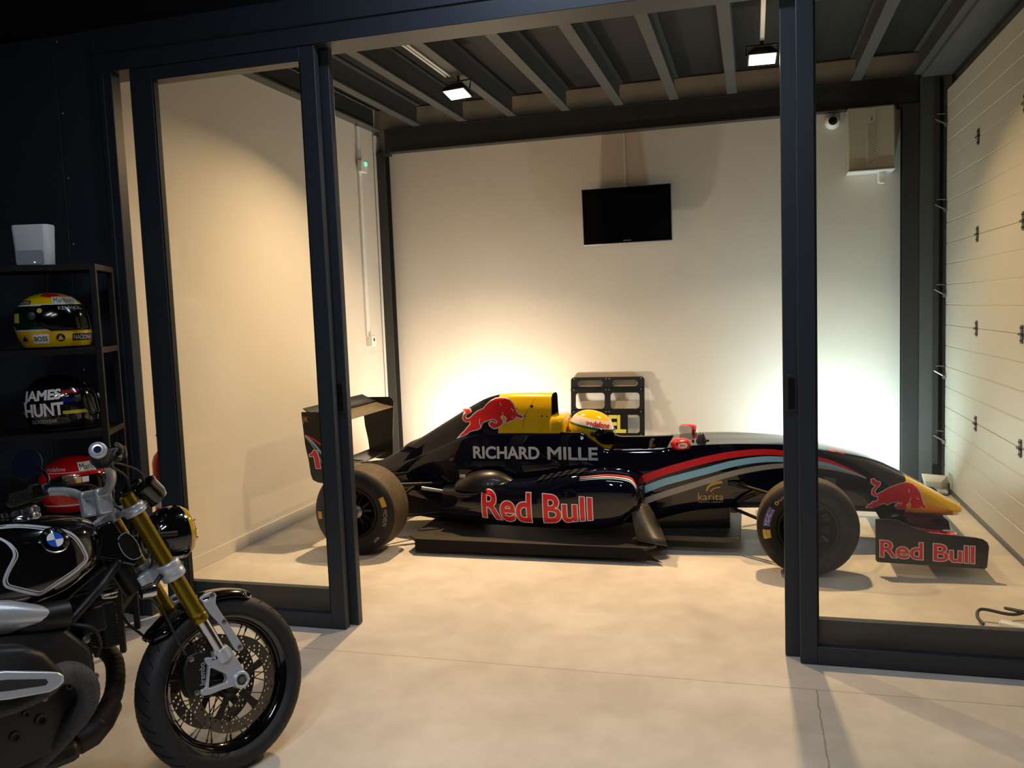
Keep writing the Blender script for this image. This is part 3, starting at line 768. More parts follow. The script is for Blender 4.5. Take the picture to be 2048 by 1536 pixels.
# --- side pods
PX = [-2.14,-2.0,-1.8,-1.5,-1.15,-.98,-.85,-.775,-.738,-.722]
P_ = dict(yo=[.44,.475,.52,.56,.58,.58,.575,.56,.54,.50], zt=[.408,.418,.450,.480,.546,.556,.546,.522,.492,.455],
          zb=[.194,.166,.150,.148,.150,.158,.194,.258,.300,.335])
def pp(k, x): return mono(PX, P_[k], x)
def pod_ring(x, sgn):
    yo, zt, zb = pp('yo',x), pp('zt',x), pp('zb',x); yi = .20; zc = (zt+zb)/2; hh = (zt-zb)/2; yc = (yo+yi)/2; hw = (yo-yi)/2; out = []
    for k in range(48):
        a = 2*PI*k/48; c, s = math.cos(a), math.sin(a); e = 2/4.2
        y = yc+hw*math.copysign(abs(c)**e, c); z = zc+hh*math.copysign(abs(s)**e, s)
        if c > 0: y -= .035*max(0, -(z-zc)/hh)**2+.02*max(0,(z-zc)/hh)**3
        out.append(Vector((x, CY+sgn*y, z)))
    return out
pod_bvh = None
for sgn in (-1, 1):
    b = MB(); b.rings([pod_ring(x, sgn) for x in dense(-2.14,-.86,30)+dense(-.84,-.722,10)])
    if sgn < 0: pod_bvh = b.bvh()
    po = b.build('side_pod', 'car_navy', car, sharp=50)
    b = MB(); b.add([pod_ring(-.722, sgn)[k]*.86+Vector((-.7212, CY+sgn*.35, .395))*.14+Vector((.0015,0,0)) for k in range(48)], [tuple(range(48))]); b.build('radiator_inlet', 'black_matte', po, smooth=False)
    if sgn < 0: pod = po
# black exhaust bulges on the pod tops
for sgn in (-1, 1):
    b = MB(); rg = []
    for x in dense(-2.07, -1.56, 14):
        t = (x+2.07)/.51; r = max(.004, math.sin(PI*min(1, t**.72))**.62); zb_ = .40
        rg.append([Vector((x, CY+sgn*(.385+.125*r*math.cos(a)), zb_+.155*r*max(0,math.sin(a))*(.55+.45*min(1,t*1.5)))) for a in dense(0, PI, 14)])
    b.rings(rg, True, True); b.build('exhaust_bulge', 'carbon', car, sharp=60)
    b = MB(); b.bx(-1.985, -1.945, CY+sgn*.475-.004, CY+sgn*.475+.004, .492, .512); b.build('bracket_clip', 'decal_grey', car, bevel=.002)

# --- floor, splitter, bargeboards
b = MB()
for p in [[(-2.32,-.62),(-2.25,-.70),(-.70,-.70),(-.62,-.62),(-.60,-.3),(-.60,.3),(-.62,.62),(-.70,.70),(-2.25,.70),(-2.32,.62)]]:
    b.prism(p, (0, CY, .085), (1,0,0), (0,1,0), .022)
b.build('undertray', 'carbon_brown', car, bevel=.004)
for sgn in (-1, 1):
    b = MB()
    pts = [(-2.25,.107),(-2.25,.022),(-2.0,.03),(-1.3,.032),(-.72,.036),(-.64,.028),(-.57,.016),(-.62,.04),(-.66,.075),(-.70,.107)]
    y = CY+sgn*.70
    b.prism(pts, (0, y+.006, 0), (1,0,0), (0,0,1), .012); b.build('side_skirt', 'black_matte', car, bevel=.003)
    b = MB()   # curved turning vane ahead of the side pod
    rows = []
    for t in dense(0, 1, 8):
        a = Vector((-.80+.06*t, CY+sgn*(.50+.13*t), .35-.22*t)); c = Vector((-.69+.15*t, CY+sgn*(.44+.25*t*t), .33-.205*t))
        rows.append([a, c])
    v = [q for r in rows for q in r]; b.add(v, [(2*i,2*i+1,2*i+3,2*i+2) for i in range(8)])
    b.build('turning_vane', 'carbon_brown', car, solid=.012)
b = MB(); b.bx(-.66, -.10, CY-.40, CY+.40, .078, .112); b.build('splitter', 'carbon_brown', car, bevel=.004)
b = MB(); b.rings([[Vector((x, CY+sy*w, z)) for sy, z in ((-1,z0),(1,z0),(1,.112),(-1,.112))] for x, w, z0 in ((-.72,.24,.20),(-.66,.22,.22),(-.30,.17,.265),(-.17,.15,.272))]); b.build('keel', 'carbon', car, bevel=.004)
b = MB(); b.rings([[Vector((x, CY+sy*w, z)) for sy, z in ((-1,zt),(1,zt),(1,zb),(-1,zb))] for x, w, zt, zb in ((-3.12,.10,.40,.24),(-2.9,.14,.42,.20),(-2.5,.18,.42,.14),(-2.2,.24,.40,.12),(-2.0,.26,.38,.12))]); b.build('gearbox', 'carbon', car, bevel=.01)

# --- wheels
def car_wheel(x, y, R, w, sgn, rear):
    """sgn -1: outer face towards the camera"""
    ax = (0, -sgn, 0)   # inwards
    P0 = (x, y, R)
    rr = .168
    prof = [(rr,.03),(rr+.012,.010),(rr+.035,-.004),(rr+.07,-.006),(R-.035,.004),(R-.014,.018),(R-.004,.036),(R,.055),(R+.0005,w/2),(R,w-.055),(R-.004,w-.036),(R-.014,w-.018),(R-.035,w-.004),(rr+.07,w+.006),(rr+.035,w+.004),(rr,w-.03),(rr-.012,w/2),(rr,.03)]
    prof = [(prof[i][0], prof[i][1]) for i in range(len(prof))]
    b = MB(); b.lathe(prof, P0, ax, 96, caps=False)
    ty = b.build('rear_tyre' if rear else 'front_tyre', 'tyre_slick', car, sharp=30)
    tb = b.bvh()
    b = MB(); b.lathe([(R-.0125,.022),(R-.0028,.038),(R+.0012,.057),(R+.0016,w/2),(R+.0012,w-.057),(R-.0028,w-.038),(R-.0125,w-.022)], P0, ax, 96, caps=False)
    b.build('tread_band', 'tyre_scrubbed', ty)
    b = MB(); b.lathe([(rr+.006,.020),(rr+.004,.012),(rr-.008,.014),(rr-.014,.03),(rr-.02,.09),(rr-.03,.12),(.07,.135),(.05,.11),(.035,.09),(0,.09)], P0, ax, 64, caps=False)
    b.lathe([(rr-.02,.10),(rr-.02,w-.03),(rr,w-.03)], P0, ax, 64, caps=False)
    rim = b.build('rim', 'rim_black', ty, sharp=35)
    for k in range(10):
        a = 2*PI*k/10; d = Vector((math.cos(a), 0, math.sin(a))); q = Vector(P0)
        b = MB(); b.tube([q+d*.045+Vector(ax)*.085, q+d*.10+Vector(ax)*.10, q+d*(rr-.02)+Vector(ax)*.075], [.014,.011,.013], 8); b.build('spoke', 'rim_black', ty)
    b = MB(); b.lathe([(.0,.035),(.020,.035),(.024,.045),(.046,.055),(.046,.085),(.03,.092)] if rear else [(0,.055),(.018,.055),(.024,.062),(.03,.085)], P0, ax, 24); b.build('wheel_nut', 'steel_zinc' if rear else 'chrome', ty)
    if sgn > 0: return
    # sidewall lettering on the visible face
    def arc(s, a0, rad, hgt, ccw, name, m, width):
        g = text_geo(s, width, hgt, bold=.02)
        def f(u, v):
            a = a0 + (u/rad)*(1 if ccw else -1); r = rad + (v-hgt/2)*(-1 if ccw else 1)
            return ((x+r*math.cos(a), 3, R+r*math.sin(a)), (0,1,0))
        decal(name, g, f, tb, .0012, m, ty, .02)
    def arc_band(a0, a1, r0, r1, name, m):
        N = 14; v = []; fs = []
        for i in range(N+1):
            a = a0+(a1-a0)*i/N; v += [(r0*math.cos(a), r0*math.sin(a)), (r1*math.cos(a), r1*math.sin(a))]
        fs = [(2*i,2*i+1,2*i+3,2*i+2) for i in range(N)]
        decal(name, (v, fs), lambda u, v_: ((x+u, 3, R+v_), (0,1,0)), tb, .0009, m, ty, .008)
    D = math.radians; rad = R-.055
    if rear:
        arc_band(D(28), D(12), rad-.016, rad+.018, 'yellow_patch', 'decal_gold')
        arc('MICHELIN', D(8), rad, .026, False, 'lettering', 'decal_grey', .115)
        arc('PILOT', D(-40), rad, .016, False, 'lettering', 'decal_grey', .05)
        arc_band(D(190), D(178), rad-.016, rad+.018, 'yellow_patch', 'decal_gold')
    else:
        arc_band(D(176), D(148), rad-.02, rad+.02, 'purple_band', 'michelin_purple')
        arc('MICHELIN', D(175), rad, .022, False, 'lettering', 'decal_white', .105)
        arc_band(D(194), D(181), rad-.022, rad+.022, 'yellow_patch', 'decal_gold')
        arc('o', D(141), rad, .022, False, 'lettering', 'decal_gold', .022)
        arc('PILOT', D(135), rad, .014, False, 'lettering', 'decal_grey', .05)
for sgn in (-1, 1):
    car_wheel(.294, CY+sgn*.82, .290, .215, sgn, False)
    car_wheel(-2.650, CY+sgn*.82, .300, .315, sgn, True)

# --- suspension
def arm(a, c, r=.011): 
    b = MB(); b.tube([a, c], r, 10); b.build('suspension_arm', 'carbon', car)
for sgn in (-1, 1):
    yw = CY+sgn*.63; s = lambda y: CY+sgn*y
    arm((.30, yw, .40), (-.13, s(.265), .445)); arm((.30, yw, .40), (.42, s(.20), .43))
    arm((.29, yw, .19), (-.15, s(.26), .275)); arm((.29, yw, .19), (.45, s(.18), .262))
    arm((.32, yw, .21), (.22, s(.21), .46), .009)
    b = MB(); b.box((-.14, s(.275), .445), (.07,.03,.03)); b.build('arm_bracket', 'carbon', car, bevel=.006)
    b = MB(); b.box((-.14, s(.262), .262), (.05,.03,.03)); b.build('arm_bracket', 'carbon', car, bevel=.006)
    yr = CY+sgn*.55
    arm((-2.60, yr, .44), (-2.16, s(.24), .40), .013); arm((-2.60, yr, .44), (-2.75, s(.14), .40), .013)
    arm((-2.60, yr, .20), (-2.12, s(.26), .20), .013); arm((-2.60, yr, .20), (-2.78, s(.14), .20), .013)
    arm((-2.60, yr, .322), (-2.66, s(.12), .322), .022); arm((-2.60, yr, .24), (-2.35, s(.22), .42), .011)
    b = MB(); b.tube([(-2.30, s(.42), .40), (-2.16, s(.36), .365)], .014, 10); b.build('rod_end', 'steel_zinc', car)

# --- front wing
def plate_y(pts, y, t=.012): b = MB(); b.prism(pts, (0, y+t/2, 0), (1,0,0), (0,0,1), t); return b
fe = [(.676,.340),(.752,.342),(.79,.338),(.90,.288),(.975,.266),(1.205,.248),(1.245,.240),(1.268,.222),(1.277,.198),(1.268,.075),(1.255,.066),(.688,.080),(.677,.092)]
for sgn in (-1, 1):
    y = CY+sgn*.70
    e = plate_y(fe, y); eo = e.build('wing_endplate', 'carbon_brown' if False else 'carbon', car, bevel=.003)
    if sgn < 0: fend = eo; fend_y = y-.006
def wing(name, m, prof, y0, y1, twist=None):
    b = MB(); rg = []
    for y in dense(y0, y1, 10): rg.append([Vector((x, y, z)) for x, z in prof])
    b.rings(rg); return b.build(name, m, car, sharp=40)
def foil(x0, z0, x1, z1, th, n=10, camber=-.02):
    """leading edge at x1 (front), trailing at x0"""
    up = []; lo = []
    L = Vector((x0-x1, z0-z1)); nrm = Vector((L.y, -L.x)).normalized()
    if nrm.y < 0: nrm = -nrm
    for k in range(n+1):
        t = k/n; q = Vector((x1, z1))+L*t; h = th*(2.2*math.sqrt(t)*(1-t)+.05); c = camber*4*t*(1-t)
        up.append(tuple(q+nrm*(c+h/2))); lo.append(tuple(q+nrm*(c-h/2)))
    return up+lo[::-1]
wing('front_wing', 'car_navy', foil(.93,.155,1.265,.115,.03), CY-.694, CY+.694)
fl_p = foil(.73,.285,.955,.170,.02)
fw = wing('front_flap', 'car_navy', fl_p, CY-.694, CY+.694)
for sgn in (-1, 1):
    b = plate_y([(.90,.235),(1.15,.225),(1.19,.19),(1.20,.13),(1.02,.14),(.95,.17)], CY+sgn*.09, .014); b.build('nose_pylon', 'car_navy', car, bevel=.004)

# --- rear wing
re_ = [(-3.178,.960),(-2.93,.960),(-2.905,.95),(-2.890,.92),(-2.90,.80),(-2.915,.60),(-2.925,.44),(-3.03,.436),(-3.075,.440),(-3.115,.458),(-3.130,.50),(-3.140,.60),(-3.162,.72)]
for sgn in (-1, 1):
    y = CY+sgn*.50
    e = plate_y(re_, y, .010); eo = e.build('rear_endplate', 'carbon', car, bevel=.003)
    if sgn < 0: rend = eo; rend_y = y-.005
mat('wing_tan_sheen', '6a5f4e', 0.42, noise=0.1, nscale=10)  # tan of light reflected on the wing top, put into the base colour
wing('rear_wing', 'wing_tan_sheen', foil(-3.06,.925,-2.895,.875,.022,camber=-.012), CY-.495, CY+.495)
wing('rear_flap', 'carbon', foil(-3.17,.985,-3.04,.93,.014,camber=-.008), CY-.495, CY+.495)
wing('rear_beam_wing', 'carbon', foil(-3.13,.52,-2.95,.50,.02), CY-.495, CY+.495)
for sgn in (-1, 1):
    b = plate_y([(-3.10,.30),(-2.86,.30),(-2.95,.50),(-3.12,.51)], CY+sgn*.075, .01); b.build('wing_pylon', 'carbon', car, bevel=.002)
b = MB(); b.bx(-3.19, -3.12, CY-.04, CY+.04, .28, .34); b.build('rain_light', 'car_red', car, bevel=.006)

# --- mirrors, aerial, cockpit fittings
for sgn in (-1, 1):
    y = CY+sgn*.345; c = Vector((-.47, y, .718))
    b = MB(); rg = []
    for x, s in ((-.055,.86),(-.05,.96),(-.02,1),(.02,.97),(.045,.85),(.058,.6),(.062,.2)):
        rg.append([c+Vector((x+.0*s, sgn*.0+.072*s*math.copysign(abs(math.cos(a))**.6, math.cos(a)), .043*s*math.copysign(abs(math.sin(a))**.6, math.sin(a)))) for a in [2*PI*k/24 for k in range(24)]])
    R3 = Matrix.Rotation(sgn*math.radians(64), 3, 'Z')
    rg = [[c+R3 @ ((p-c)*.84) for p in r] for r in rg]
    b.rings(rg); mo = b.build('wing_mirror', 'car_red', car, sharp=50); mb_ = b.bvh()
    b = MB(); b.add([c+R3 @ (.84*Vector((-.0562, 0.064*math.copysign(abs(math.cos(a))**.6, math.cos(a)), 0.038*math.copysign(abs(math.sin(a))**.6, math.sin(a))))) for a in [2*PI*k/24 for k in range(24)]], [tuple(range(24))]); b.build('mirror_glass', 'mirror_glass', mo, smooth=False)
    b = MB(); b.tube([c+Vector((.01,0,-.03)), (-.46, CY+sgn*.30, .675)], .006, 8); b.build('mirror_stalk', 'carbon', mo)
    if sgn < 0:
        el = [(.030*math.cos(a), .019*math.sin(a)) for a in [2*PI*k/28 for k in range(28)]]
        f = lambda u, v: ((-.455+u, 3, .716+v), (0,1,0))
        decal('badge_oval', poly_geo([el]), f, mb_, .001, 'decal_white', mo, .006)
        g = text_geo('BELL', .040, .015, bold=.02); g = ([(p[0]-.020, p[1]-.0075) for p in g[0]], g[1])
        decal('lettering', g, f, mb_, .0028, 'decal_red', mo, .006)
b = MB(); b.lathe([(.040,0),(.036,.02),(.024,.052),(.010,.068),(0,.07)], (-.355, CY-.10, .690), (0,0,1), 16); b.build('antenna_cone', 'black_plastic', car)
b = MB()
for dx in (-.055, .045): b.lathe([(.008,0),(.008,.012),(0,.014)], (-.355+dx, CY-.10, .697), (0,0,1), 10)
b.build('antenna_screws', 'black_plastic', car)
b = MB(); b.tube([(-.70+.12*0, CY+.12*math.cos(a), .60+.09*math.sin(a)) for a in [2*PI*k/24 for k in range(25)]], .013, 8); b.box((-.70, CY, .60), (.03,.10,.10)); b.build('steering_wheel', 'black_matte', car)
b = MB(); b.rings([[Vector((x, CY+s*.2, z)) for s, z in ((-1,z0),(1,z0),(1,.37),(-1,.37))] for x, z0 in ((-1.29,.76),(-1.22,.62),(-1.05,.46),(-.98,.42))]); b.build('seat', 'black_matte', car, bevel=.02)

# --- stripes and lettering along the near side
side = lambda u, v: ((u, 3, v), (0,1,0))
def stripe(name, top, wid, m):
    decal(name, ribbon(cr(top, 6), [lerp_table([p[0] for p in top], wid, q[0]) for q in cr(top, 6)]), side, body_bvh, .0026, m, car, .04)
SX = [-.75,-.60,-.46,-.31,-.137,.045,.21,.376,.468,.546,.625,.69]
WD = [.050,.050,.049,.047,.044,.040,.035,.030,.024,.017,.009,.003]
stripe('red_stripe', list(zip(SX, [.466,.524,.567,.607,.640,.654,.640,.606,.582,.550,.512,.478])), WD, 'decal_red')
stripe('blue_stripe', list(zip(SX, [.388,.451,.492,.533,.580,.605,.601,.578,.558,.534,.503,.474])), [w_*.98 for w_ in WD], 'decal_blue')
stripe('grey_stripe', list(zip(SX, [.308,.366,.413,.462,.515,.550,.563,.555,.540,.521,.496,.470])), [w_*.86 for w_ in WD], 'decal_grey')
def place(g, x0, z0, slope=0.0): return [(x0+p[0], z0+p[1]+slope*p[0]) for p in g[0]], g[1]
def side_lock(bv1, bv2):
    class Two:
        def ray_cast(s, o, d):
            a = bv1.ray_cast(o, d); c = bv2.ray_cast(o, d)
            if a[0] is None: return c
            if c[0] is None: return a
            return a if (a[0]-o).length < (c[0]-o).length else c
    return Two()
both = side_lock(cover_bvh, body_bvh)
for wd_, x0_, w_t in (('RICHARD', -1.932, .482), ('MILLE', -1.386, .349)):
    g = text_geo(wd_, w_t, .083)
    decal('lettering', place(g, x0_, .601), side, both, .0016, 'decal_silver', car, .06)
    decal('lettering_edge', place(contour(g, .007), x0_, .601), side, both, .0022, 'decal_silver', car, .03)
def warp(g, w_, top, bot):
    """bend lettering between two curves given as functions of 0..1"""
    hh = max(p[1] for p in g[0]); out = []
    for u, v in g[0]:
        t = u/w_; a = lerp_table([0,.25,.5,.75,1], bot, t); c = lerp_table([0,.25,.5,.75,1], top, t); out.append((u, a+(c-a)*v/hh))
    return out, g[1]
gi, go = text_geo('Red Bull', .785, .205, bold=.03, outline=.0062, space=.98)
tp_, bt_ = [.425,.420,.420,.412,.400], [.222,.205,.203,.215,.240]
sx = lambda g: ([(p[0]-1.818+0*p[1], p[1]) for p in warp(cut(g, .04), .785, tp_, bt_)[0]], warp(cut(g, .04), .785, tp_, bt_)[1])
decal('lettering_outline', sx(go), side, pod_bvh, .0036, 'decal_white', pod, 0)
decal('lettering', sx(gi), side, pod_bvh, .0026, 'decal_red', pod, 0)
# pin stripes round the pod shoulder
for dz, m in ((0,'decal_red'),(-.009,'decal_white'),(-.018,'decal_blue')):
    pts = [(-1.12,.522+dz),(-.98,.536+dz),(-.88,.535+dz),(-.80,.521+dz),(-.765,.497+dz),(-.748,.47+dz)]
    wv = [.002,.005,.005,.005,.005,.004]
    decal('pin_stripe', ribbon(cr(pts, 5), [lerp_table([p[0] for p in pts], wv, q[0]) for q in cr(pts, 5)]), side, pod_bvh, .0018, m, pod, .03)
b = MB()
for k in range(6):
    x = -1.42+k*.055; z = pp('zt', x)+.001
    b.add([(x, CY-.53, z-.008), (x+.04, CY-.50, z+.004), (x+.05, CY-.38, z+.006), (x+.012, CY-.38, z+.006)], [(0,1,2,3)])
b.build('cooling_slots', 'black_matte', pod, smooth=False, solid=.003)
bull1 = [(230,305),(262,300),(285,303),(291,316),(280,326),(263,334),(250,350),(248,368),(258,380),(280,380),(297,366),(318,342),(350,316),(400,292),(420,262),(452,232),(490,210),(530,203),(570,206),(602,222),(628,252),(645,290),(655,318),(672,338),(695,347),(704,356),(700,366),(680,366),(662,358),(648,352),(644,368),(628,382),(604,390),(590,402),(574,400),(572,388),(582,372),(566,350),(550,346),(538,352),(532,366),(546,384),(551,404),(540,424),(520,438),(494,450),(474,446),(452,428),(446,412),(460,400),(478,402),(492,414),(506,410),(508,394),(492,380),(470,374),(448,382),(416,392),(394,404),(382,424),(376,446),(352,462),(318,470),(290,478),(268,500),(236,516),(208,526),(222,508),(246,486),(266,458),(290,430),(296,408),(290,394),(262,400),(240,390),(230,370),(236,348),(254,330),(250,322),(234,322)]
Z6 = lambda p: (860+p[0]*.26048, 740+p[1]*.26042)
def bull_pts(pts, x0, x1, z0, z1):
    xs = [p[0] for p in pts]; ys_ = [p[1] for p in pts]; a, c, d, e = min(xs), max(xs), min(ys_), max(ys_)
    return [(x0+(p[0]-a)/(c-a)*(x1-x0), z1-(p[1]-d)/(e-d)*(z1-z0)) for p in pts]
def bull(pts, x0, x1, z0, z1, bv, marks, parent, ol=.008):
    q = bull_pts(pts+marks[0], x0, x1, z0, z1) ; body = q[:len(pts)]
    decal('bull_outline', poly_geo([body], ol), side, bv, .0024, 'decal_white', parent, .03)
    decal('bull_emblem', poly_geo([body]), side, bv, .0036, 'decal_red', parent, .03)
    for mk in marks[1:]:
        allp = bull_pts(pts+mk, x0, x1, z0, z1)[len(pts):]
        decal('bull_highlight', ribbon(allp, .0045), side, bv, .0046, 'decal_white', parent, .03)
bull(bull1, -2.108, -1.611, .722, 1.006, cover_bvh, [[], [(526,240),(536,265)], [(612,288),(628,302),(632,314)], [(378,440),(366,400),(370,372)], [(534,364),(552,340),(548,318)], [(618,364),(630,362)]], car)
bull2 = [(548,374),(562,371),(577,384),(598,390),(596,404),(580,418),(567,436),(570,450),(584,456),(600,446),(648,420),(700,402),(748,391),(782,400),(806,420),(824,448),(834,480),(842,508),(857,524),(850,533),(832,520),(818,531),(800,532),(770,526),(776,506),(760,500),(745,514),(752,532),(730,537),(700,536),(684,520),(690,508),(704,506),(718,512),(726,500),(692,494),(660,500),(640,512),(622,502),(592,514),(566,530),(522,530),(530,514),(548,508),(556,496),(580,494),(588,480),(588,466),(566,464),(551,452),(553,432),(576,405),(562,402),(548,392)]
nb = side_lock(body_bvh, body_bvh)
bull(bull2, .692, 1.050, .268, .470, body_bvh, [[], [(760,425),(762,445)], [(806,474),(818,482)], [(762,500),(772,470)], [(690,512),(700,520)]], car, .005)
# nose cone number patch, agency lettering
g = place(text_geo('karita', .165, .05, bold=.02, space=1.05), -.372, .328)
decal('lettering', g, side, body_bvh, .0016, 'decal_gold', car, .05)
decal('lettering', place(text_geo('DIGITAL AGENCY', .165, .009), -.372, .311), side, body_bvh, .0016, 'decal_grey', car, .05)
sw = cr([(-.315,.392),(-.300,.425),(-.262,.446),(-.212,.455)], 6); decal('swoosh_mark', ribbon(sw, [lerp_table([-.315,-.27,-.212],[.012,.022,.018], q[0]) for q in sw]), side, body_bvh, .0016, 'decal_gold', car, .04)
sw = cr([(-.290,.388),(-.276,.405),(-.255,.414),(-.226,.419)], 6); decal('swoosh_mark', ribbon(sw, [.008]*len(sw)), side, body_bvh, .0016, 'decal_gold', car, .04)
b = MB(); z_ = lambda x: tp('zt', x)*.9+tp('zs', x)*.1
hit = [body_bvh.ray_cast(Vector((x, CY-y, 2)), Vector((0,0,-1)))[0]+Vector((0,0,.002)) for x in (.46,.56) for y in (.10,.15)]
b.add(hit, [(0,1,3,2)]); b.build('nose_badge', 'decal_red', car, smooth=False)
# front end plate, rear end plate lettering
gi, go = text_geo('Red Bull', .505, .105, bold=.03, outline=.0042, space=.98)
for g, dy, m, nm in ((go, .0024, 'decal_white', 'lettering_outline'), (gi, .0012, 'decal_red', 'lettering')):
    b = MB(); g = ([(p[0], p[1]-.018*p[0]/.505) for p in g[0]], g[1]); b.flat(g, (.698, fend_y-dy, .112), (1,0,0), (0,0,1)); b.build(nm, m, fend, smooth=False)
one = [(.0,.64),(.0,.76),(.20,.84),(.36,1.0),(.66,1.0),(.66,.0),(.30,.0),(.30,.66)]
one = [(-3.137+p[0]*.115-.02*(1-p[1])*-1, .545+p[1]*.135) for p in one]
b = MB(); b.flat(poly_geo([one]), (0, rend_y-.001, 0), (1,0,0), (0,0,1)); b.build('number', 'decal_red', rend, smooth=False)
b = MB(); b.flat(ribbon(one, .005, True), (0, rend_y-.002, 0), (1,0,0), (0,0,1)); b.build('number_outline', 'decal_white', rend, smooth=False)
b = MB(); b.flat(text_geo('JK', .045, .05, bold=.03), (-3.168, rend_y-.001, .876), (1,0,0), (0,0,1)); b.build('lettering', 'decal_gold', rend, smooth=False)
for k, (m, z0, w_) in enumerate((('decal_red', .77, .012), ('decal_blue', .755, .014), ('decal_grey', .735, .010))):
    b = MB(); b.flat(ribbon(cr([(-3.155, .79-.004*k),(-3.09, .79-.03*(k+1)),(-3.0, z0-.07*(k+1)),(-2.92, z0-.13*(k+1))], 5), w_), (0, rend_y-.001-.0004*k, 0), (1,0,0), (0,0,1)); b.build('end_stripe', m, rend, smooth=False)
# lettering on the upper faces of front flap and rear flap
def on_top(name, s, w_, h_, prof, y0, m, bold=.04, off=.002, t0=.15, t1=.9):
    up = prof[:len(prof)//2]; g = cut(text_geo(s, w_, h_, bold=bold), .02); out = []
    for u, v in g[0]:
        t = t1-(t1-t0)*v/h_; k = t*(len(up)-1); i = min(int(k), len(up)-2); q = Vector(up[i])*(1-(k-i))+Vector(up[i+1])*(k-i)
        out.append((q.x, y0-u, q.y+off))
    b = MB(); b.add(out, g[1]); return b.build(name, m, fw, smooth=False)
mw = foil(.93,.155,1.265,.115,.03)
on_top('lettering_outline', 'Red', .36, .2, mw, CY-.10+.004, 'decal_white', .085, .002, .12, .88)
on_top('lettering', 'Red', .35, .19, mw, CY-.105, 'decal_red', .04, .0035, .15, .86)

# ---------------------------------------------------------------- helmets
def helmet(name, loc, yaw, label, cat_mat, S=1.0, pitch=0.0, visor_m='screen', group=None, trim_m='black_matte', vis=(.35, .60), vlim=84):
    """full-face helmet, faces local +X; returns (root, bvh in local space)"""
    root = empty(name, loc, label, 'helmet', group, rot=(0, pitch, yaw), scale=S)
    def surf(th, ph, grow=0.0):
        # th from top 0..pi, ph azimuth, 0 = front
        c, s = math.cos(ph), math.sin(ph); st, ct = math.sin(th), math.cos(th)
        a = .165 if c > 0 else .155; bb = .130; hz = .142
        rx = (a+grow)*math.copysign(abs(c)**.92, c); ry = (bb+grow)*math.copysign(abs(s)**.92, s)
        e = st**.86 if th < PI/2 else st**.55
        z = (hz+grow)*ct if ct > 0 else (.158)*(-(abs(ct)**.9))
        x = rx*e; y = ry*e
        k = max(0, -z)/.15
        if c > 0: x += .030*k*c*e           # chin bar pushed forward
        else: x += .018*k*abs(c)*e
        y *= 1-.10*k
        return Vector((x-.0, y, z+.0))
    TH = [.001]+[PI*.74*k/40 for k in range(1, 41)]
    NPH = 72
    b = MB(); b.rings([[surf(t, 2*PI*k/NPH) for k in range(NPH)] for t in TH], True, False)
    inner = [[surf(TH[-1], 2*PI*k/NPH)*.90+Vector((0,0,dz)) for k in range(NPH)] for dz in (-.004, .02, .07)]
    b.rings([[surf(TH[-1], 2*PI*k/NPH) for k in range(NPH)]]+inner, True, False)
    bv = b.bvh()
    b.build('shell', cat_mat, root, local=True, sharp=60)
    vs = MB(); rows = []
    t0, t1 = PI*vis[0], PI*vis[1]
    for i in range(13):
        t = t0+(t1-t0)*i/12; row = []
        for k in range(33):
            f = -1+2*k/32; lim = math.radians(vlim)-math.radians(20)*abs((i-5)/7)**2
            p = surf(t, f*lim, .005); row.append(p)
        rows.append(row)
    vs.rings(rows, False, False); vs.build('visor', visor_m, root, local=True, solid=.004)
    for s in (-1, 1):
        q = surf(PI*(vis[0]*.55+vis[1]*.45), s*math.radians(vlim+4), .004); b = MB(); b.lathe([(.017,-.004),(.017,.006),(.010,.009),(0,.009)], q, (0, s, 0), 16); b.build('visor_pivot', 'steel_dark', root, local=True)
    b = MB(); b.rings([[surf(TH[-1], 2*PI*k/NPH, .002)+Vector((0,0,dz)) for k in range(NPH)] for dz in (.004, -.003)], True, False); b.build('edge_trim', trim_m, root, local=True, solid=.004)
    return root, bv
def hside(ang=0.0):
    """project on the right-hand side (-Y), turned towards the front by ang"""
    R = Matrix.Rotation(ang, 3, 'Z'); d = R @ Vector((0,1,0)); u_ = R @ Vector((1,0,0))
    return lambda u, v: (u_*u - d*.6 + Vector((0,0,v)), d)
def htext(root, bv, s, w_, h_, u0, z0, m, ang=0.0, bold=.03, off=.0012, name='lettering', shear=0.0, slope=0.0):
    g = text_geo(s, w_, h_, bold=bold, shear=shear); g = ([(p[0]+u0, p[1]+z0+slope*p[0]) for p in g[0]], g[1])
    return decal(name, g, hside(ang), bv, off, m, root, .02, local=True)
def hpatch(root, bv, pts, m, ang=0.0, off=.0012, name='patch'):
    return decal(name, poly_geo([pts]), hside(ang), bv, off, m, root, .008, local=True)
R_ = lambda x0, x1, z0, z1: [(x0,z0),(x1,z0),(x1,z1),(x0,z1)]
bands('helmet_driver', [(-.25,'e8b800'),(.028,'2a6a3a'),(.044,'efe4d8'),(.096,'f0c000')])
hl, bv = helmet('helmet', (-1.140, CY-.01, .758), 0.0, 'yellow and white helmet with red lettering sitting in the car cockpit', 'helmet_driver', 1.04, math.radians(12), vis=(.40, .60), vlim=74)
htext(hl, bv, 'vodafone', .160, .034, -.050, .054, 'decal_red', math.radians(16), .03, .0014)
for g in [contour(text_geo('vodafone', .160, .034), .0028)]:
    decal('lettering_edge', ([(p[0]-.050, p[1]+.054) for p in g[0]], g[1]), hside(math.radians(16)), bv, .0022, 'decal_red', hl, 0, local=True)
hpatch(hl, bv, R_(-.06,-.03,-.07,-.01), 'decal_red'); hpatch(hl, bv, [(-.13,-.005),(-.10,-.03),(-.12,-.05),(-.14,-.04)], 'michelin_purple')
htext(hl, bv, '1', .008, .03, .06, -.118, 'decal_white', math.radians(18)); hpatch(hl, bv, R_(.035,.085,-.124,-.082), 'decal_black', math.radians(18), .0006)
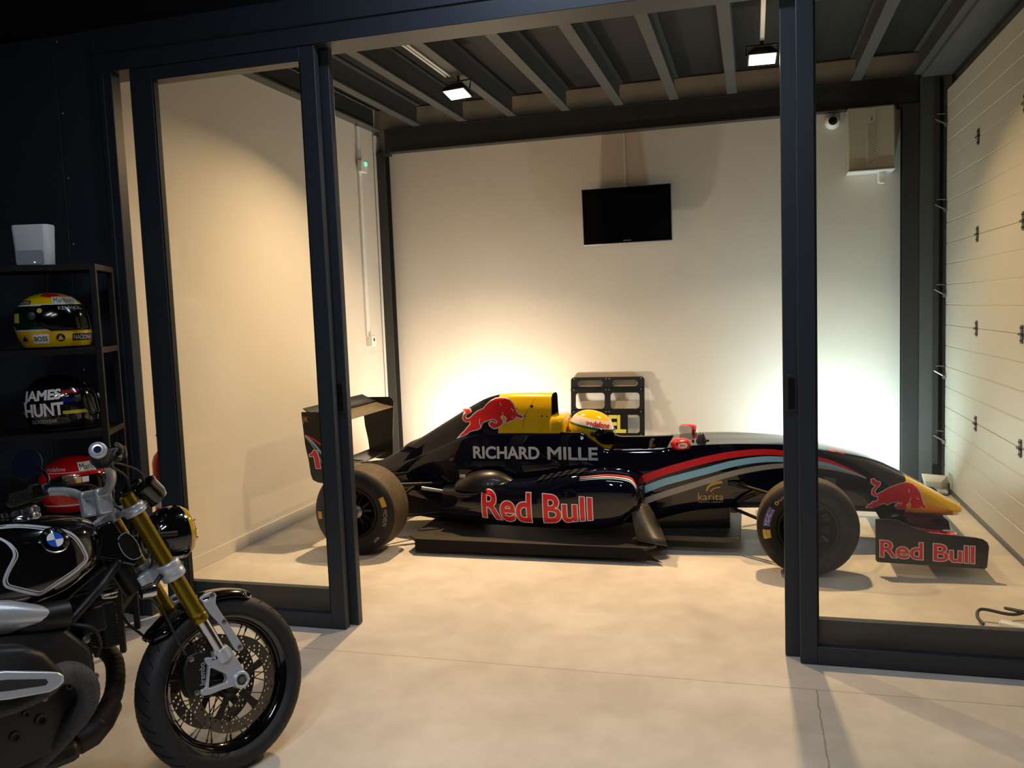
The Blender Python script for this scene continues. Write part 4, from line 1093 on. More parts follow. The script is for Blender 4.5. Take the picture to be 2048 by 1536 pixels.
# ================================================================ motorcycle (faces +X in its own axes, y to its left)
mat('gloss_black', '08080a', 0.10, coat=1.0)
mat('satin_black', '0c0c0d', 0.42, noise=0.1, nscale=40)
mat('engine_black', '0e0e0f', 0.45, noise=0.12, nscale=60)
mat('gold_anodised', '947c24', 0.30, metal=0.85)
mat('alu_satin', 'c9cdd6', 0.34, metal=0.45)
mat('alu_brushed', 'cdd0d6', 0.28, metal=0.5, noise=0.04, nscale=80)
mat('tyre_road', '1d1d20', 0.62, noise=0.15, nscale=60)
mat('disc_steel', '6d655c', 0.35, metal=0.9)
mat('wrap_dark', '3c3d40', 0.75, noise=0.25, nscale=50, bump=0.4, bscale=90)
mat('wrap_brown', '3a3024', 0.75, noise=0.25, nscale=50, bump=0.4, bscale=90)
mat('pipe_brown', '33261f', 0.55, metal=0.2)
mat('stripe_silver', 'b9bdc6', 0.35, metal=0.2)
mat('emblem_blue', '1f58c8', 0.25, coat=0.8)
mat('emblem_white', 'e8ecf2', 0.25, coat=0.8)
mat('lens_yellow', 'd9a400', 0.12, coat=1.0)
mat('grip_rubber', '17171a', 0.7)
mat('mirror_blue', '1b2236', 0.12, metal=0.2, coat=1.0)
mat('decal_dim', '55585c', 0.4)
mat('leather', '1c1917', 0.6, bump=0.2, bscale=150)
BS = 1.06
bike = empty('motorcycle', (-1.8534, 2.5990, 0), 'black roadster motorcycle with golden front fork and boxer engine parked in the foreground', 'motorcycle', rot=(-0.20, 0, math.radians(64)), scale=BS)
def part(b, name, m, parent=None, **kw): return b.build(name, m, parent or bike, local=True, **kw)
A = Vector((0, 0, .30))
def wheel(c, R, w, rimr, name, parent_names=None, discs=True, spokes=36):
    c = Vector(c); h = w/2
    prof = [(rimr,-h*.62),(rimr+.012,-h*.80),(R-.060,-h*.98),(R-.040,-h*1.0),(R-.026,-h*.93),(R-.013,-h*.72),(R-.005,-h*.45),(R-.001,-h*.2),(R,0),(R-.001,h*.2),(R-.005,h*.45),(R-.013,h*.72),(R-.026,h*.93),(R-.040,h*1.0),(R-.060,h*.98),(rimr+.012,h*.80),(rimr,h*.62)]
    b = MB(); b.lathe(prof, c, (0,1,0), 120, caps=False); ty = part(b, name, 'tyre_road', sharp=50)
    # tread sipes cut as fine dark grooves on the shoulders
    b = MB()
    for k in range(34):
        a0 = 2*PI*k/34
        for s in (-1, 1):
            v = []
            for t in (0, .125, .25, .375, .5, .625, .75, .875, 1):
                a = a0 + (.16*t if s > 0 else .16*t+.08); yy = s*h*(.12+.72*t)
                rr = lerp_table([0,.2,.45,.72,.93],[R,R-.001,R-.005,R-.013,R-.026], abs(yy)/h)+.0016
                for da in (-.009, .009): v.append(c+Vector((rr*math.cos(a+da), yy, rr*math.sin(a+da))))
            b.add(v, [(2*i,2*i+1,2*i+3,2*i+2) for i in range(8)])
    part(b, 'tread_grooves', 'black_matte', ty, smooth=False)
    b = MB(); b.lathe([(rimr+.010,-h*.74),(rimr+.010,-h*.62),(rimr-.004,-h*.58),(rimr-.014,-h*.30),(rimr-.016,0),(rimr-.014,h*.30),(rimr-.004,h*.58),(rimr+.010,h*.62),(rimr+.010,h*.74),(rimr-.001,h*.66),(rimr-.022,h*.36),(rimr-.024,0),(rimr-.022,-h*.36),(rimr-.001,-h*.66),(rimr+.010,-h*.74)], c, (0,1,0), 96, caps=False)
    rim = part(b, 'rim', 'gloss_black', ty, sharp=60)
    b = MB(); b.lathe([(0,-.062),(.030,-.062),(.034,-.045),(.050,-.042),(.050,-.030),(.030,-.022),(.030,.022),(.050,.030),(.050,.042),(.034,.045),(.030,.062),(0,.062)], c, (0,1,0), 40); part(b, 'hub', 'satin_black', ty)
    for k in range(spokes):
        a = 2*PI*k/spokes; s = 1 if k % 2 else -1; da = .42*(1 if (k//2) % 2 else -1)
        p = c+Vector((.047*math.cos(a+da*1.6), s*.036, .047*math.sin(a+da*1.6))); q = c+Vector(((rimr-.018)*math.cos(a), s*h*.22, (rimr-.018)*math.sin(a)))
        b = MB(); b.tube([p, q-(q-p).normalized()*.018, q-(q-p).normalized()*.017, q], [.0019,.0019,.0034,.0034], 6); part(b, 'spoke', 'steel_dark', ty)
    return ty
fw_t = wheel(A, .302, .120, .221, 'front_tyre')
def disc(c, y, parent):
    c = Vector(c); b = MB(); loops = [circ(0,0,.160,72), circ(0,0,.122,72)]
    for k in range(36):
        a = 2*PI*k/36
        for r, o in ((.130,0),(.141,.06),(.152,.12)):
            if k % 3 != 2 or r < .135: loops.append(circ(r*math.cos(a+o), r*math.sin(a+o), .0042, 8))
    plate(b, loops, c+Vector((0,y-.0022,0)), (1,0,0), (0,0,1), -.0045)
    d = part(b, 'brake_disc', 'disc_steel', parent, smooth=False)
    for k in range(5):
        a = 2*PI*k/5+.3; P = lambda r, da: (r*math.cos(a+da), r*math.sin(a+da))
        b = MB(); b.prism([P(.045,-.30),P(.08,-.14),P(.118,-.12),P(.130,-.05),P(.130,.05),P(.118,.12),P(.08,.14),P(.045,.30)], c+Vector((0,y+.002,0)), (1,0,0), (0,0,1), .004)
        part(b, 'disc_carrier', 'engine_black', d, bevel=.001)
for s in (-1, 1): disc(A, s*.068, fw_t)

# --- fork
FB = Vector((0.0, 0, .312)); FT = Vector((-.268, 0, 1.003)); FD = (FT-FB).normalized()
fp = lambda z, y: Vector((FB.x+(z-FB.z)*FD.x/FD.z, y, z))
HOLES = dict(
 BRACKET=[(-0.087,0.622),(-0.068,0.628),(-0.045,0.629),(-0.033,0.623),(-0.029,0.614),(-0.035,0.601),(-0.037,0.586),(-0.026,0.557),(-0.011,0.525),(0.012,0.474),(0.032,0.426),(0.035,0.413),(0.026,0.407),(0.010,0.411),(0.002,0.423),(-0.012,0.462),(-0.030,0.509),(-0.042,0.529),(-0.066,0.566),(-0.077,0.591),(-0.082,0.606),(-0.088,0.615)],
 BRHOLE=[(-0.080,0.616),(-0.057,0.617),(-0.052,0.612),(-0.064,0.605),(-0.077,0.605)],
 FOOT=[(-0.071,0.435),(-0.025,0.445),(-0.010,0.427),(-0.003,0.406),(0.012,0.372),(0.025,0.340),(0.031,0.316),(0.027,0.295),(0.012,0.286),(-0.006,0.289),(-0.022,0.302),(-0.069,0.305),(-0.108,0.304),(-0.130,0.308),(-0.140,0.317),(-0.136,0.329),(-0.120,0.331),(-0.110,0.360),(-0.098,0.397),(-0.107,0.411),(-0.105,0.424),(-0.089,0.422),(-0.072,0.413)],
 FHOLE=[(-0.094,0.386),(-0.085,0.386),(-0.042,0.350),(-0.040,0.333),(-0.048,0.322),(-0.097,0.323),(-0.110,0.326)])
for s in (-1, 1):
    y = s*.105
    b = MB(); p0, p1 = fp(.545, y), fp(1.003, y); d = FD
    b.lathe([(.0,0),(.0275,0),(.0285,.004),(.0285,.022),(.0265,.026),(.0275,.030),(.0275,.040),(.0262,.050),(.0262,(p1-p0).length-.03),(.024,(p1-p0).length-.028),(.024,(p1-p0).length),(.016,(p1-p0).length+.006),(0,(p1-p0).length+.006)], p0, d, 40)
    ft = part(b, 'fork_tube', 'gold_anodised')
    b = MB(); b.tube([fp(.42, y), fp(.548, y)], .0215, 28); part(b, 'stanchion', 'chrome', ft)
    b = MB(); plate(b, [HOLES['FOOT'], HOLES['FHOLE']], (0, y-s*.014, 0), (1,0,0), (0,0,1), s*.028*-1 if s > 0 else .028)
    b.lathe([(.026,-.020),(.029,-.012),(.029,.022),(.026,.026),(.019,.026),(.019,.018)], (0.004, y, .315), (0,s,0), 28)
    b.tube([fp(.395, y), fp(.438, y)], .027, 28)
    fo = part(b, 'fork_foot', 'alu_satin', ft, bevel=.0025)
    b = MB(); b.lathe([(.0,.014),(.010,.014),(.011,.023),(.0165,.023),(.0165,.012)], (0.004, y, .315), (0,s,0), 6); part(b, 'axle_nut', 'steel_dark', fo)
    b = MB(); plate(b, [HOLES['BRACKET'], HOLES['BRHOLE']], (0, y+s*.002, 0), (1,0,0), (0,0,1), .012*(1 if s < 0 else -1))
    br = part(b, 'fender_bracket', 'alu_satin', bevel=.002)
    for x, z in ((-.045,.618),(.022,.420),(-.018,.520)):
        b = MB(); b.lathe([(.010,.0),(.010,.014),(.006,.016),(0,.016)], (x, y, z), (0,s,0), 12); part(b, 'bolt', 'steel_zinc', br)
b = MB(); b.tube([(0.004,-.13,.315),(0.004,.13,.315)], .011, 16); part(b, 'axle', 'steel_zinc')
# brake calipers
for s in (-1, 1):
    y = s*.085
    b = MB(); b.prism([(-.157,.448),(-.120,.452),(-.092,.430),(-.104,.335),(-.128,.306),(-.172,.312),(-.182,.345),(-.180,.41)], (0, y+.024, 0), (1,0,0), (0,0,1), .048)
    ca = part(b, 'brake_caliper', 'engine_black', bevel=.008, seg=3)
    g = text_geo('brembo', .070, .019, bold=.02); b = MB(); b.flat(g, (-.116 if s < 0 else -.134, y+s*.0248, .340), (.15,0,1) if s < 0 else (.15,0,1), (-1,0,.15) if s < 0 else (1,0,0)); part(b, 'lettering', 'decal_silver', ca, smooth=False)
    for x, z in ((-.15,.435),(-.150,.325)):
        b = MB(); b.lathe([(.009,0),(.009,.006),(.005,.008),(0,.008)], (x, y+s*.024, z), (0,s,0), 12); part(b, 'bolt', 'steel_zinc', ca)
# fender
b = MB(); rg = []
for k in range(37):
    t = k/36; a = math.radians(137-76*t); R = lerp_table([0,.12,.9,1],[.336,.326,.318,.314], t); w_ = lerp_table([0,.08,.9,1],[.030,.066,.066,.03], t); row = []
    for j in range(13):
        q = -1+j/6; rr = R-.030*abs(q)**3; row.append(A+Vector((rr*math.cos(a), w_*q, rr*math.sin(a))))
    rg.append(row)
b.rings(rg, False, False); part(b, 'front_fender', 'gloss_black', solid=.004)
# triple clamps, steering head
for z, nm, h, ro in ((.955,'upper_clamp',.034,.036),(.735,'lower_clamp',.060,.039)):
    c = fp(z, 0); b = MB(); R3 = Matrix.Rotation(-math.atan2(-FD.x, FD.z), 3, 'Y')
    for s in (-1, 1):
        b.lathe([(.0255,-h/2),(ro-.003,-h/2),(ro,-h/2+.004),(ro,-h*.12),(ro-.0025,-h*.06),(ro-.0025,h*.06),(ro,h*.12),(ro,h/2-.004),(ro-.003,h/2),(.0255,h/2)], fp(z, s*.105), FD, 40)
        b.rings([[fp(z, s*yy)+R3 @ Vector((dx*wd, 0, dz*h*.5*ht)) for dx, dz in ((-1,-1),(1,-1),(1,1),(-1,1))] for yy, wd, ht in ((.085,.026,.8),(.055,.022,.62),(.0,.032,.70))])
    b.rings([[c+R3 @ Vector((-.055+.06*math.cos(q)*.6, .042*math.sin(q), dz)) for q in [2*PI*k/24 for k in range(24)]] for dz in (-h*.4, h*.4)])
    cl_ = part(b, nm, 'alu_satin', bevel=.003)
    for s in (-1, 1):
        b = MB(); b.lathe([(.0,-.02),(.007,-.02),(.007,.014),(.0095,.014),(.0095,.021),(.005,.022),(0,.019)], fp(z, s*.105)+R3 @ Vector((.036,-s*.012,0)), (.0,-1.0*s*-1,0), 12); part(b, 'pinch_bolt', 'steel_zinc', cl_)
b = MB(); b.tube([(-.335,0,.90),(-.245,0,.69)], .034, 24); part(b, 'steering_head', 'satin_black')
# handlebar
hb = cr([(-.428,-.36,1.142),(-.395,-.29,1.125),(-.352,-.215,1.100),(-.328,-.165,1.065),(-.326,-.115,1.032),(-.330,-.05,1.026),(-.330,.05,1.026),(-.326,.115,1.032),(-.328,.165,1.046),(-.352,.215,1.060),(-.395,.29,1.068),(-.440,.36,1.062)], 6)
b = MB(); b.tube(hb, .0145, 20); part(b, 'handlebar', 'alu_brushed')
for s in (-1, 1):
    b = MB(); b.box((-.322, s*.062, 1.000), (.05,.036,.085)); part(b, 'bar_riser', 'alu_brushed', bevel=.008)
    z1, z0 = (1.145, 1.126) if s < 0 else (1.060, 1.070)
    e = Vector((-.446, s*.395, z1)); i = Vector((-.396, s*.29, z0)); d = (e-i).normalized()
    b = MB(); b.lathe([(.015,0),(.032,.0),(.033,.014),(.025,.018),(.0235,.05),(.024,.085),(.0255,.102),(.0,.104)], i, d, 28); gr = part(b, 'hand_grip', 'grip_rubber')
    b = MB(); b.lathe([(.014,.102),(.0235,.104),(.0245,.112),(.0235,.121),(.0185,.126),(.0165,.122),(.0155,.126),(.0105,.127),(.0095,.120)], i, d, 32, caps=False); part(b, 'bar_end', 'alu_satin' if s < 0 else 'satin_black', gr)
    b = MB(); b.lathe([(.0098,.1205),(.0,.1185)], i, d, 20); part(b, 'end_plug', 'mirror_blue', gr)
    b = MB(); b.box(i-d*.03, (.05,.05,.045), d.to_track_quat('Y','Z').to_matrix()); b.tube([i-d*.02+Vector((.03,0,.0)), i+Vector((.05,0,.005))], .02, 12); part(b, 'switch_block', 'satin_black', bevel=.006)
    b = MB(); q = i+Vector((.045,0,.008)); b.tube([q-d*.02, q+Vector((.012,0,0))+d*.02, q+d*.09+Vector((.02,0,-.004)), q+d*.15+Vector((.012,0,-.006))], [.008,.008,.006,.007], 10); part(b, 'hand_lever', 'satin_black')
    b = MB(); b.box(i-d*.055+Vector((.045,0,.02)), (.05,.06,.03), d.to_track_quat('Y','Z').to_matrix()); part(b, 'fluid_reservoir', 'satin_black', bevel=.006)
    # mirrors on stalks
    ms = Vector((-.372, s*.245, z0-.012)); mc = Vector((-.368, s*.42, 1.176+(.012 if s < 0 else 0)))
    if s > 0:
        b = MB(); b.tube(cr([ms, ms+Vector((.012,s*.03,.06)), mc+Vector((.02,-s*.05,-.025)), mc+Vector((.014,0,0))], 6), .006, 10); mm = part(b, 'mirror_stalk', 'satin_black')
        n_ = Vector((-.62,-.52,.15)).normalized()
        b = MB(); b.lathe([(.0,.012),(.036,.010),(.054,.002),(.0575,-.004),(.054,-.007)], mc, -n_, 40); part(b, 'mirror_head', 'satin_black', mm)
        b = MB(); b.lathe([(.053,.0072),(.0,.0075)], mc, n_, 40); part(b, 'mirror_glass', 'mirror_blue', mm)
# gauges and headlight
for s in (-1, 1):
    c = Vector((-.172, s*.055, 1.008)); n_ = Vector((-.62,0,.78)).normalized()
    b = MB(); b.lathe([(0,-.05),(.034,-.048),(.041,-.03),(.043,.012),(.045,.016),(.045,.024),(.040,.026)], c, n_, 36, caps=False); gg = part(b, 'instrument', 'gloss_black')
    b = MB(); b.lathe([(.042,.0215),(.0,.022)], c, n_, 32); part(b, 'dial', 'screen', gg)
    b = MB(); b.tube([c-n_*.03, (-.225, s*.05, .96)], .009, 8); part(b, 'bracket', 'satin_black', gg)
hc = Vector((-.118, 0, .848))
b = MB(); b.lathe([(0,-.082),(.028,-.080),(.056,-.066),(.076,-.040),(.087,-.008),(.091,.020),(.092,.040),(.094,.043),(.094,.050),(.089,.053)], hc, (1,0,0.02), 56, caps=False); hl_ = part(b, 'headlight', 'gloss_black', sharp=30)
b = MB(); b.lathe([(.089,.052),(.087,.062),(.078,.076),(.058,.086),(.032,.092),(.0,.094)], hc, (1,0,0.02), 56, caps=False); part(b, 'headlight_lens', 'lens_yellow', hl_)
b = MB()
for k in range(3): b.tube([hc+Vector((lerp_table([-.08,-.06,-.03,0,.03,.06,.08],[.075,.085,.092,.094,.092,.085,.075], v)+.001, v, (-.03,0,.03)[k])) for v in dense(-.078,.078,12)], .002, 6)
part(b, 'lens_bars', 'black_matte', hl_)
for s in (-1, 1):
    b = MB(); b.tube([fp(.86, s*.095), hc+Vector((.0,s*.092,0))], .010, 10); part(b, 'headlight_bracket', 'satin_black')
# turn signals
for s in (-1, 1):
    c = Vector((-.262, s*.150, .692)); b = MB(); b.tube([fp(.735, s*.10)+Vector((-.02,0,0)), c], .008, 10); sg = part(b, 'signal_stem', 'satin_black')
    b = MB(); b.lathe([(0,-.035),(.018,-.03),(.024,0),(.024,.012)], c, (1,0,0), 24); part(b, 'turn_signal', 'chrome', sg)
# hoses
for pts, r, m in (([(-.33,-.02,1.02),(-.25,-.07,.93),(-.18,-.02,.78),(-.215,.02,.70),(-.190,-.06,.60),(-.175,-.095,.50),(-.150,-.09,.44)], .0042, 'steel_dark'),
                  ([(-.36,-.25,1.10),(-.28,-.16,1.06),(-.24,-.07,1.0),(-.22,0,.9),(-.26,.03,.78)], .0042, 'cable_black'),
                  ([(-.36,.25,1.08),(-.27,.15,1.06),(-.24,.05,.97),(-.29,.04,.85)], .0042, 'cable_black'),
                  ([(-.42,-.33,1.11),(-.30,-.20,1.10),(-.20,-.10,1.05),(-.20,-.04,.92)], .0035, 'cable_black'),
                  ([(-.27,.10,.66),(-.24,.12,.58),(-.20,.10,.52),(-.16,.08,.45)], .0045, 'cable_black')):
    b = MB(); b.tube(cr(pts, 6), r, 8); part(b, 'brake_hose' if m == 'steel_dark' else 'control_cable', m)

# --- tank
TKX = [-.335,-.37,-.42,-.50,-.60,-.72,-.86,-.97,-1.02]
TK = dict(hw=[.05,.095,.135,.160,.170,.174,.152,.105,.05], zt=[.925,.955,.975,.992,1.002,1.000,.972,.925,.89], zb=[.85,.815,.785,.752,.738,.738,.760,.80,.83])
def tank_ring(x):
    hw, zt, zb = (mono(TKX[::-1], TK[k][::-1], x) for k in ('hw','zt','zb')); zc = zb+(zt-zb)*.42; out = []
    for k in range(56):
        a = 2*PI*k/56; c, s = math.cos(a), math.sin(a)
        e = .78 if s > 0 else .50
        y = hw*math.copysign(abs(c)**(.80 if s > 0 else .42), c); z = zc+((zt-zc) if s > 0 else (zc-zb))*math.copysign(abs(s)**e, s)
        out.append(Vector((x, y, z)))
    return out
b = MB(); b.rings([tank_ring(x) for x in dense(-.335,-.44,12)+dense(-.46,-1.02,28)]); tkb = b.bvh()
tank = part(b, 'fuel_tank', 'gloss_black', sharp=70)
bside = lambda u, v: ((u, -1.0, v), (0,1,0))
ST = [(-0.72,0.990),(-0.652,0.984),(-0.618,0.981),(-0.594,0.977),(-0.565,0.969),(-0.536,0.959),(-0.506,0.947),(-0.488,0.939),(-0.470,0.929),(-0.459,0.919),(-0.448,0.904),(-0.438,0.883),(-0.431,0.862),(-0.426,0.842),(-0.432,0.829),(-0.455,0.815),(-0.490,0.799),(-0.531,0.783),(-0.558,0.773),(-0.580,0.768),(-0.614,0.784),(-0.649,0.804),(-0.664,0.815),(-0.667,0.830),(-0.661,0.845),(-0.653,0.858),(-0.641,0.875),(-0.631,0.891),(-0.629,0.906),(-0.633,0.920),(-0.643,0.939),(-0.665,0.958),(-.70,.972)]
pth = cr(ST, 3)
ctr = Vector((-.54,.87))
inn = [tuple(Vector(p)+(ctr-Vector(p)).normalized()*.0085) for p in pth]
decal('tank_stripe', ribbon(pth, .0075), bside, tkb, .0008, 'stripe_silver', tank, 0, local=True)
decal('tank_stripe', ribbon(inn, .0035), bside, tkb, .0008, 'stripe_silver', tank, 0, local=True)
hit = tkb.ray_cast(Vector((-.516,-1,.912)), Vector((0,1,0))); n_ = hit[1] if hit[1].y < 0 else -hit[1]
eu = Vector((1,0,0)); eu = (eu-n_*eu.dot(n_)).normalized(); ev = -n_.cross(eu); ev = ev if ev.z > 0 else -ev
b = MB(); b.lathe([(.0,-.004),(.042,-.004),(.042,.004),(.040,.0055),(.0,.006)], hit[0], n_, 48); em = part(b, 'tank_emblem', 'gloss_black', tank)
b = MB(); b.lathe([(.0415,.0045),(.0400,.0062),(.0385,.0060)], hit[0], n_, 48, caps=False); part(b, 'emblem_ring', 'chrome', tank)
for k in range(4):
    b = MB(); pts = [(0,0)]+[(.0235*math.cos(PI/2*k+PI/2*j/10), .0235*math.sin(PI/2*k+PI/2*j/10)) for j in range(11)]
    b.add([hit[0]+n_*.0068+eu*p[0]+ev*p[1] for p in pts], [tuple(range(12))]); part(b, 'emblem_quarter', 'emblem_blue' if k in (0, 2) else 'emblem_white', tank, smooth=False)
for ch, a in (('B',130),('M',90),('W',50)):
    g = text_geo(ch, .011 if ch != 'B' else .008, .010, bold=.02); a = math.radians(a); b = MB()
    rad = eu*math.cos(a)+ev*math.sin(a); tan = eu*math.sin(a)-ev*math.cos(a); wd = max(p[0] for p in g[0])
    b.flat(g, hit[0]+n_*.0068+rad*.0265-tan*wd/2, tan, rad); part(b, 'emblem_letter', 'decal_dim', tank, smooth=False)
b = MB(); c = Vector((-.545,0,.994)); b.lathe([(.052,-.012),(.054,.004),(.050,.006),(.048,.012),(.050,.026),(.046,.031),(.030,.034),(0,.034)], c, (-.05,0,1), 40)
cap = part(b, 'fuel_cap', 'chrome', tank)
b = MB()
for k in range(14):
    a = 2*PI*k/14; b.box(c+Vector((.049*math.cos(a), .049*math.sin(a), .018)), (.008,.004,.014), Matrix.Rotation(a, 3, 'Z'))
part(b, 'cap_ribs', 'steel_zinc', cap)
# seat, tail, rear wheel (mostly out of the picture)
b = MB(); rg = []
for x, z, hw, th in ((-.92,.875,.10,.05),(-1.0,.86,.125,.07),(-1.2,.845,.135,.08),(-1.4,.86,.12,.075),(-1.56,.885,.09,.06),(-1.66,.90,.05,.03)):
    rg.append([Vector((x, hw*math.cos(q), z+th*.5*math.copysign(abs(math.sin(q))**.6, math.sin(q)))) for q in [2*PI*k/28 for k in range(28)]])
b.rings(rg); part(b, 'seat', 'leather', sharp=70)
rw = wheel((-1.475,0,.315), .315, .165, .222, 'rear_tyre', spokes=24)
b = MB(); b.tube([(-.95,-.02,.40),(-1.2,-.09,.34),(-1.475,-.115,.315)], [.06,.05,.055], 20); part(b, 'swing_arm', 'engine_black')
b = MB(); b.tube([(-1.0,.12,.25),(-1.25,.16,.27),(-1.45,.20,.36),(-1.75,.22,.48)], [.032,.036,.05,.05], 20); part(b, 'silencer', 'satin_black')
b = MB(); b.tube([(-.80,.12,.25),(-.80,.30,.012+.30*.203-.0)], .012, 12); part(b, 'side_stand', 'satin_black')

# --- frame and engine
for pts, r in (([(-.30,-.045,.80),(-.383,-.10,.745),(-.446,-.115,.700),(-.56,-.125,.62)], .0145), ([(-.30,.045,.80),(-.383,.10,.745),(-.446,.115,.700),(-.56,.125,.62)], .0145),
               ([(-.33,-.03,.89),(-.5,-.06,.81),(-.75,-.09,.78),(-.98,-.11,.70)], .014), ([(-.33,.03,.89),(-.5,.06,.81),(-.75,.09,.78),(-.98,.11,.70)], .014),
               ([(-.98,-.11,.70),(-1.02,-.12,.50),(-.95,-.10,.36)], .014), ([(-.98,.11,.70),(-1.02,.12,.50),(-.95,.10,.36)], .014),
               ([(-.98,0,.72),(-1.3,0,.80),(-1.55,0,.84)], .016)):
    b = MB(); b.tube(cr(pts, 5), r, 14); part(b, 'frame_tube', 'satin_black')
b = MB(); b.prism([(-.349,.925),(-.300,.935),(-.235,.79),(-.255,.77),(-.31,.80),(-.40,.84),(-.42,.90)], (0,.055,0), (1,0,0), (0,0,1), .11); part(b, 'head_casting', 'gloss_black', bevel=.008)
# type plate on the steering head
b = MB(); b.prism([(-.297,.869),(-.267,.885),(-.240,.849),(-.232,.802),(-.263,.796),(-.288,.823)], (0,-.058,0), (1,0,0), (0,0,1), .003); bp_ = part(b, 'type_plate', 'engine_black', bevel=.001)
b = MB(); b.tube([(x,-.0615,z) for x, z in cr([(-.297,.869),(-.267,.885),(-.240,.849),(-.232,.802),(-.263,.796),(-.288,.823)], 4, closed=True)], .0012, 6); part(b, 'plate_rim', 'decal_silver', bp_)
# crankcase, sump, front cover
b = MB(); rg = []
for y, s in ((-.175,.90),(-.165,.97),(-.10,1),(.10,1),(.165,.97),(.175,.90)):
    cx, cz = -.70, .49
    rg.append([Vector((cx+(p[0]-cx)*s, y, cz+(p[1]-cz)*s)) for p in [(-.96,.66),(-.70,.70),(-.52,.66),(-.46,.58),(-.455,.44),(-.50,.36),(-.60,.315),(-.80,.305),(-.96,.34)]])
b.rings(rg); part(b, 'crankcase', 'engine_black', bevel=.012, sharp=50)
for x, z, r in ((-.630,.425,.016),(-.70,.405,.014),(-.665,.455,.010),(-.545,.49,.010)):
    b = MB(); b.lathe([(r*.45,-.004),(r*.55,.004),(r,.005),(r,0)], (x, -.175, z), (0,-1,0), 20); part(b, 'casing_plug', 'steel_dark')
b = MB(); b.lathe([(0,.02),(.085,.018),(.095,.008),(.10,-.02)], (-.455,0,.52), (1,0,0), 40); part(b, 'front_cover', 'engine_black')
b = MB(); b.bx(-.90,-.52,-.12,.12,.262,.32); part(b, 'oil_sump', 'engine_black', bevel=.02)
for s in (-1, 1):
    # barrel with fins, head cover, two bright ribs
    b = MB(); n0 = 7
    for k in range(n0):
        yy = .185+k*.011; b.rings([[Vector((-.72+p[0], s*(yy+dy), .575+p[1])) for p in rrect(-.085,.085,-.075,.075,.03)] for dy in (0,.005)])
    b.rings([[Vector((-.72+p[0]*.86, s*yy, .575+p[1]*.86)) for p in rrect(-.085,.085,-.075,.075,.03)] for yy in (.16,.27)]); part(b, 'cylinder', 'engine_black', smooth=False)
    b = MB(); prof = [(-.93,.60),(-.90,.665),(-.785,.690),(-.702,.670),(-.650,.634),(-.636,.608),(-.612,.568),(-.614,.534),(-.641,.518),(-.670,.508),(-.738,.500),(-.86,.505),(-.93,.54)]
    cx, cz = -.75, .585
    b.rings([[Vector((cx+(p[0]-cx)*f, s*y, cz+(p[1]-cz)*f)) for p in prof] for y, f in ((.26,.92),(.275,1),(.345,1),(.375,.93),(.385,.80))]); hd = part(b, 'head_cover', 'engine_black', bevel=.006, sharp=40)
    prof2 = [(-.95,.668),(-.86,.644),(-.76,.622),(-.665,.588),(-.637,.576),(-.626,.564),(-.628,.548),(-.645,.538),(-.665,.534),(-.76,.549),(-.86,.574),(-.95,.598)]
    b = MB(); gx, gz = -.78, .586
    b.rings([[Vector((gx+(p[0]-gx)*f, s*y, gz+(p[1]-gz)*f)) for p in prof2] for y, f in ((.375,1.0),(.398,1.0),(.404,.965))]); rb = part(b, 'cover_rib', 'alu_brushed', hd, bevel=.003)
    b = MB(); b.prism([(-.95,.646),(-.86,.622),(-.76,.600),(-.672,.571),(-.668,.562),(-.675,.556),(-.76,.572),(-.86,.596),(-.95,.620)], (0, s*.4035, 0), (1,0,0), (0,0,1), .0015 if s < 0 else -.0015); part(b, 'rib_groove', 'steel_dark', rb)
    for x, z in ((-.70,.650),(-.675,.52)):
        b = MB(); b.lathe([(.009,0),(.009,.008),(0,.009)], (x, s*.375, z), (0,s,0), 10); part(b, 'head_bolt', 'steel_zinc', hd)
    # intake duct
    b = MB(); rg = []
    for x, zc, hz, hy in ((-.96,.762,.052,.042),(-.86,.758,.056,.046),(-.76,.748,.054,.046),(-.66,.729,.046,.042),(-.60,.713,.034,.036),(-.555,.705,.020,.026)):
        rg.append([Vector((x, s*.165+hy*math.cos(q), zc+hz*math.sin(q))) for q in [2*PI*k/28 for k in range(28)]])
    b.rings(rg); it = part(b, 'intake_cover', 'alu_brushed', sharp=70)
    b = MB(); b.tube([(-.66,s*.155,.715),(-.58,s*.155,.700),(-.515,s*.15,.692)], [.040,.042,.044], 24); part(b, 'intake_boot', 'satin_black', it)
    b = MB(); b.tube([(-.80,s*.30,.66),(-.82,s*.26,.70),(-.85,s*.19,.735)], .028, 18); part(b, 'throttle_body', 'satin_black')
    # exhaust header with heat wrap
    pth = [(-.655,s*.325,.535),(-.615,s*.30,.552),(-.568,s*.27,.545),(-.530,s*.25,.512),(-.513,s*.225,.467),(-.520,s*.20,.425),(-.55,s*.17,.385),(-.61,s*.145,.335),(-.70,s*.12,.285),(-.82,s*.115,.255),(-1.0,s*.12,.25)]
    if s > 0: pth = [(-.60,.31,.545),(-.50,.30,.555),(-.40,.27,.55),(-.315,.235,.525),(-.278,.20,.475),(-.285,.165,.42),(-.325,.12,.355),(-.40,.06,.315),(-.47,.03,.300),(-.60,.06,.275),(-.82,.10,.255)]
    P = cr(pth, 24); b = MB(); b.tube(P, [.0298+.0014*((i % 6)/6) for i in range(len(P))], 24); part(b, 'exhaust_header', 'wrap_dark' if s < 0 else 'wrap_brown')
b = MB(); b.tube([(-.345,.085,.335),(-.40,.02,.315),(-.455,-.015,.300),(-.50,-.02,.290)], [.033,.036,.042,.038], 22); part(b, 'exhaust_collector', 'pipe_brown')
